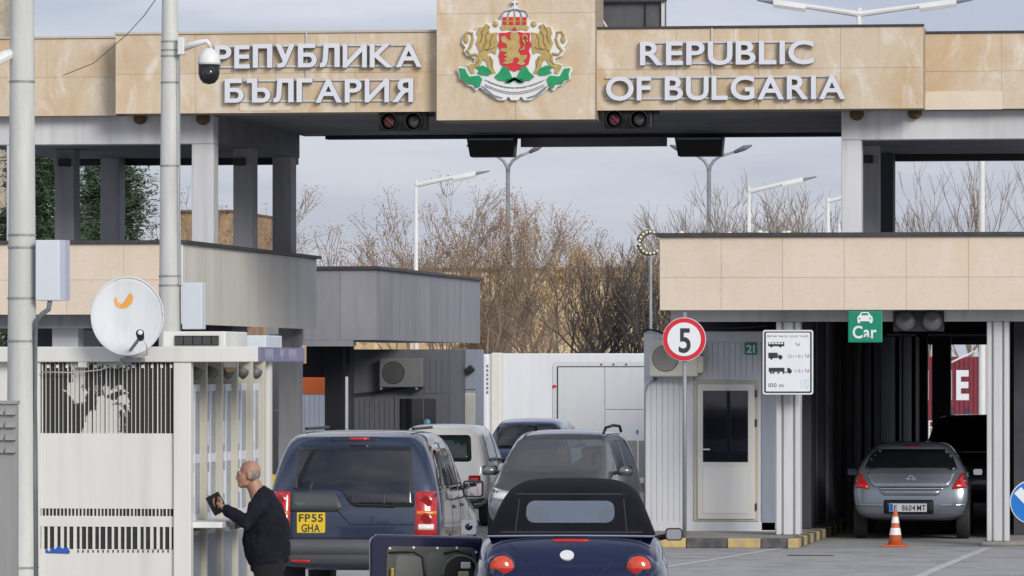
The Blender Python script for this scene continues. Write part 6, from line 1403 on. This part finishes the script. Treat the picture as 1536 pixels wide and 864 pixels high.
W(rpoly([(-.72, .30), (.72, .30), (.72, .38), (-.72, .38)], .02), 'rear', .004, m=black, name='lower_valance')
# ================================================================== man at the kiosk counter
MD = 44.3; q = P(400, 800, MD*.985)
man = thing('person', 'bald grey-haired man in dark sweater leaning to the kiosk counter with papers', 'person', (q.x, q.y, 0), YAW)
man.scale = (.98, 1.06, 1.03)
skin = mat('skin', (.42, .24, .17), .55, col2=(.33, .165, .115), scale=9); hairm = mat('grey_hair', (.27, .25, .235), .8, var=.4, scale=60)
sweater = mat('sweater', (.013, .015, .024), .9, var=.4, scale=8, bump=.5, fine=90, spec=.2); trouser = mat('trousers', (.006, .006, .009), .9, var=.3, scale=6)
def chain(mb, pts, n=14):           # pts: (x, y, z, rx, ry) rings with elliptical section across the path
    vs = []; P_ = [Vector(p[:3]) for p in pts]
    for i, p in enumerate(pts):
        d = (P_[min(i+1, len(pts)-1)]-P_[max(i-1, 0)]).normalized()
        side = Vector((0, 1, 0)); a = (side-d*side.dot(d)).normalized(); b = d.cross(a)
        for j in range(n):
            t_ = 2*math.pi*j/n; vs.append(P_[i]+a*p[4]*math.cos(t_)+b*p[3]*math.sin(t_))
    k = len(pts); fs = [(i*n+j, i*n+(j+1) % n, (i+1)*n+(j+1) % n, (i+1)*n+j) for i in range(k-1) for j in range(n)]
    fs += [tuple(range(n-1, -1, -1)), tuple((k-1)*n+j for j in range(n))]
    mb.add(vs, fs)
def remeshed(name, mb, m, parent, vox=.008, sm=6):
    me = bpy.data.meshes.new(name); me.from_pydata(mb.v, [], mb.f); me.update(); fix_normals(me)
    o = bpy.data.objects.new(name, me); C.objects.link(o)
    r = o.modifiers.new('r', 'REMESH'); r.mode = 'VOXEL'; r.voxel_size = vox; s = o.modifiers.new('s', 'SMOOTH'); s.iterations = sm; s.factor = .5
    m2 = evaluated(o); bpy.data.objects.remove(o); m2.materials.clear(); m2.materials.append(m); return link(name, m2, parent, smooth=True)
# he faces -x (towards the kiosk); y < 0 is the side seen by the camera
b = MB(); HS = .88
hc = Vector((-.155, 0, 1.625))
b.ball((hc.x+.018, 0, hc.z+.035), .098, .076, .088, 24, 16)                     # cranium
b.ball((hc.x-.035, 0, hc.z-.035), .070, .062, .085, 20, 14)                    # face
b.ball((hc.x-.062, 0, hc.z-.098), .040, .043, .032, 16, 10)                    # chin and jaw
b.ball((hc.x-.025, 0, hc.z-.085), .065, .056, .040, 16, 10)
b.ball((hc.x-.092, 0, hc.z+.012), .022, .050, .018, 14, 8)                     # brow
chain(b, [(hc.x-.098, 0, hc.z+.002, .010, .011), (hc.x-.110, 0, hc.z-.028, .012, .014), (hc.x-.114, 0, hc.z-.042, .013, .019), (hc.x-.095, 0, hc.z-.050, .010, .014)], 10)   # nose
b.ball((hc.x-.097, 0, hc.z-.068), .012, .026, .008, 12, 8); b.ball((hc.x-.092, 0, hc.z-.083), .012, .024, .008, 12, 8)      # lips
for s in (-1, 1):
    b.ball((hc.x+.012, s*.076, hc.z-.015), .026, .012, .038, 14, 10)           # ear
b.v = [(hc.x+(v[0]-hc.x)*HS, v[1]*HS, hc.z+(v[2]-hc.z)*HS) for v in b.v]
chain(b, [(-.06, 0, 1.44, .08, .075), (-.09, 0, 1.50, .068, .064), (-.125, 0, 1.565, .064, .058)])
chain(b, [(0, 0, .92, .11, .15), (.0, 0, 1.1, .11, .15), (-.03, 0, 1.3, .10, .16), (-.06, 0, 1.44, .06, .10)])
for s in (-1, 1): chain(b, [(.0, s*.10, .92, .08, .08), (.01, s*.11, .5, .055, .055), (.03, s*.11, .08, .04, .04)]); chain(b, [(.03, s*.11, .05, .03, .04), (-.1, s*.12, .035, .03, .045)])
hands = {-1: Vector((-.375, -.05, 1.365)), 1: Vector((-.40, .09, 1.36))}
elb = {-1: Vector((-.155, -.27, 1.235)), 1: Vector((-.17, .26, 1.23))}
sho = {-1: Vector((-.035, -.195, 1.40)), 1: Vector((-.045, .195, 1.40))}
for s in (-1, 1):
    E, Hn, Sh = elb[s], hands[s], sho[s]; w_ = Hn+(E-Hn).normalized()*.05
    chain(b, [(*Sh, .045, .045), (*E, .038, .038), (*w_, .026, .028)], 12)
    d = (Hn-E).normalized(); up = Vector((0, 0, 1)); sd = d.cross(up).normalized()
    chain(b, [(*w_, .024, .030), (*(Hn+d*.0), .020, .042), (*(Hn+d*.045), .015, .044)], 12)       # palm
    for i, (ln_, off) in enumerate(((.070, -.032), (.080, -.011), (.075, .011), (.058, .031))):
        p0 = Hn+d*.04+Vector((0, 0, -off))*.9+sd*.0; p1 = p0+d*ln_*.5+sd*s*-.012; p2 = p1+d*ln_*.35+sd*s*-.03
        chain(b, [(*p0, .0095, .0095), (*p1, .009, .009), (*p2, .0075, .0075)], 8)
    p0 = Hn+d*.0+Vector((0, 0, .03)); chain(b, [(*p0, .011, .011), (*(p0+d*.035+Vector((0, 0, .022))), .0105, .0105), (*(p0+d*.062+Vector((0, 0, .018))), .009, .009)], 8)
remeshed('body', b, skin, man, .0065, 3)
k = MB()
for s in (-1, 1): k.ball((hc.x-.094, s*.030, hc.z-.006), .005, .010, .006, 12, 8)
k.v = [(hc.x+(v[0]-hc.x)*HS, v[1]*HS, hc.z+(v[2]-hc.z)*HS) for v in k.v]; k.build('eyes', mat('eye_dark', (.05, .035, .03), .3), man, local=True, smooth=True)
k = MB()
for s in (-1, 1): k.tube([(hc.x-.102, s*.014, hc.z+.012), (hc.x-.102, s*.030, hc.z+.016), (hc.x-.088, s*.05, hc.z+.010)], .0045, 6)
k.v = [(hc.x+(v[0]-hc.x)*HS, v[1]*HS, hc.z+(v[2]-hc.z)*HS) for v in k.v]; k.build('eyebrows', hairm, man, local=True)
h = MB(); h.ball((hc.x+.026, 0, hc.z+.008), .093, .0775, .080, 24, 16)
h.v = [v for v in h.v]; c2 = MB(); c2.add([(hc.x-.2, -.2, hc.z-.14), (hc.x-.012, -.2, hc.z-.14), (hc.x-.012, .2, hc.z-.14), (hc.x-.2, .2, hc.z-.14), (hc.x-.2, -.2, hc.z+.2), (hc.x+.07, -.2, hc.z+.2), (hc.x+.07, .2, hc.z+.2), (hc.x-.2, .2, hc.z+.2)], [(0, 3, 2, 1), (4, 5, 6, 7), (0, 1, 5, 4), (1, 2, 6, 5), (2, 3, 7, 6), (3, 0, 4, 7)])
me = bpy.data.meshes.new('h'); me.from_pydata(h.v, [], h.f); m2 = boolean(me, [(c2.v, c2.f)]); m2.transform(Matrix.Translation(hc) @ Matrix.Scale(HS, 4) @ Matrix.Translation(-hc)); m2.materials.clear(); m2.materials.append(hairm); link('hair', m2, man, smooth=True)
sw_ = MB()
chain(sw_, [(.015, 0, .90, .165, .195), (.01, 0, .98, .192, .21), (-.005, 0, 1.10, .200, .215), (-.005, 0, 1.24, .188, .225), (-.015, 0, 1.36, .145, .225), (-.035, 0, 1.44, .105, .165), (-.065, 0, 1.485, .072, .085), (-.075, 0, 1.505, .066, .066)], 22)
for s in (-1, 1):
    E, Hn, Sh = elb[s], hands[s], sho[s]; w_ = Hn+(E-Hn).normalized()*.055; mid = (Sh+E)/2; fm = (E+w_)/2
    chain(sw_, [(*(Sh+Vector((.03, -s*.05, .0))), .085, .085), (*Sh, .085, .08), (*mid, .074, .070), (*E, .066, .064), (*fm, .056, .054), (*w_, .042, .042)], 14)
o = remeshed('sweater', sw_, sweater, man, .012, 4)
dn = o.modifiers.new('d', 'DISPLACE'); tx = bpy.data.textures.new('folds', 'CLOUDS'); tx.noise_scale = .07; dn.texture = tx; dn.strength = .034; dn.mid_level = .5
tz = MB()
for s in (-1, 1): chain(tz, [(.015, s*.085, .95, .145, .105), (.02, s*.095, .78, .115, .10), (.025, s*.105, .48, .085, .082), (.035, s*.11, .12, .075, .07), (.035, s*.11, .05, .078, .072)], 16)
chain(tz, [(.012, 0, .84, .15, .18), (.01, 0, 1.0, .16, .185)], 16)
remeshed('trousers', tz, trouser, man, .012, 3)
for s in (-1, 1):
    k = MB(); k.ball((-.04, s*.11, .045), .145, .05, .045, 16, 10); k.build('shoe', black, man, local=True, smooth=True)
k = MB(); k.box(-.085, -.075, -.225, -.222, .70, .73); k.build('trouser_logo', signw, man, local=True)
# folder of papers in his hands
q0 = man.location + Matrix.Rotation(YAW, 3, 'Z') @ Vector((-.41, .02, 1.425))
fo = thing('document_wallet', 'black document wallet held open by the man at the counter', 'wallet', q0, YAW)
for sgn, tilt in ((-1, R(32)), (1, R(50))):
    k = MB(); k.box(-.062, .062, -.006, .006, -.085, .085); Mx = Matrix.Rotation(R(-28), 3, 'Y') @ Matrix.Rotation(sgn*R(14), 3, 'Z')
    k.v = [tuple(Mx @ Vector(v)+Vector((-.01, sgn*.015+.03, .0))) for v in k.v]; k.build('cover', mat('wallet_black', (.008, .008, .009), .5), fo, local=True, bevel=.004)
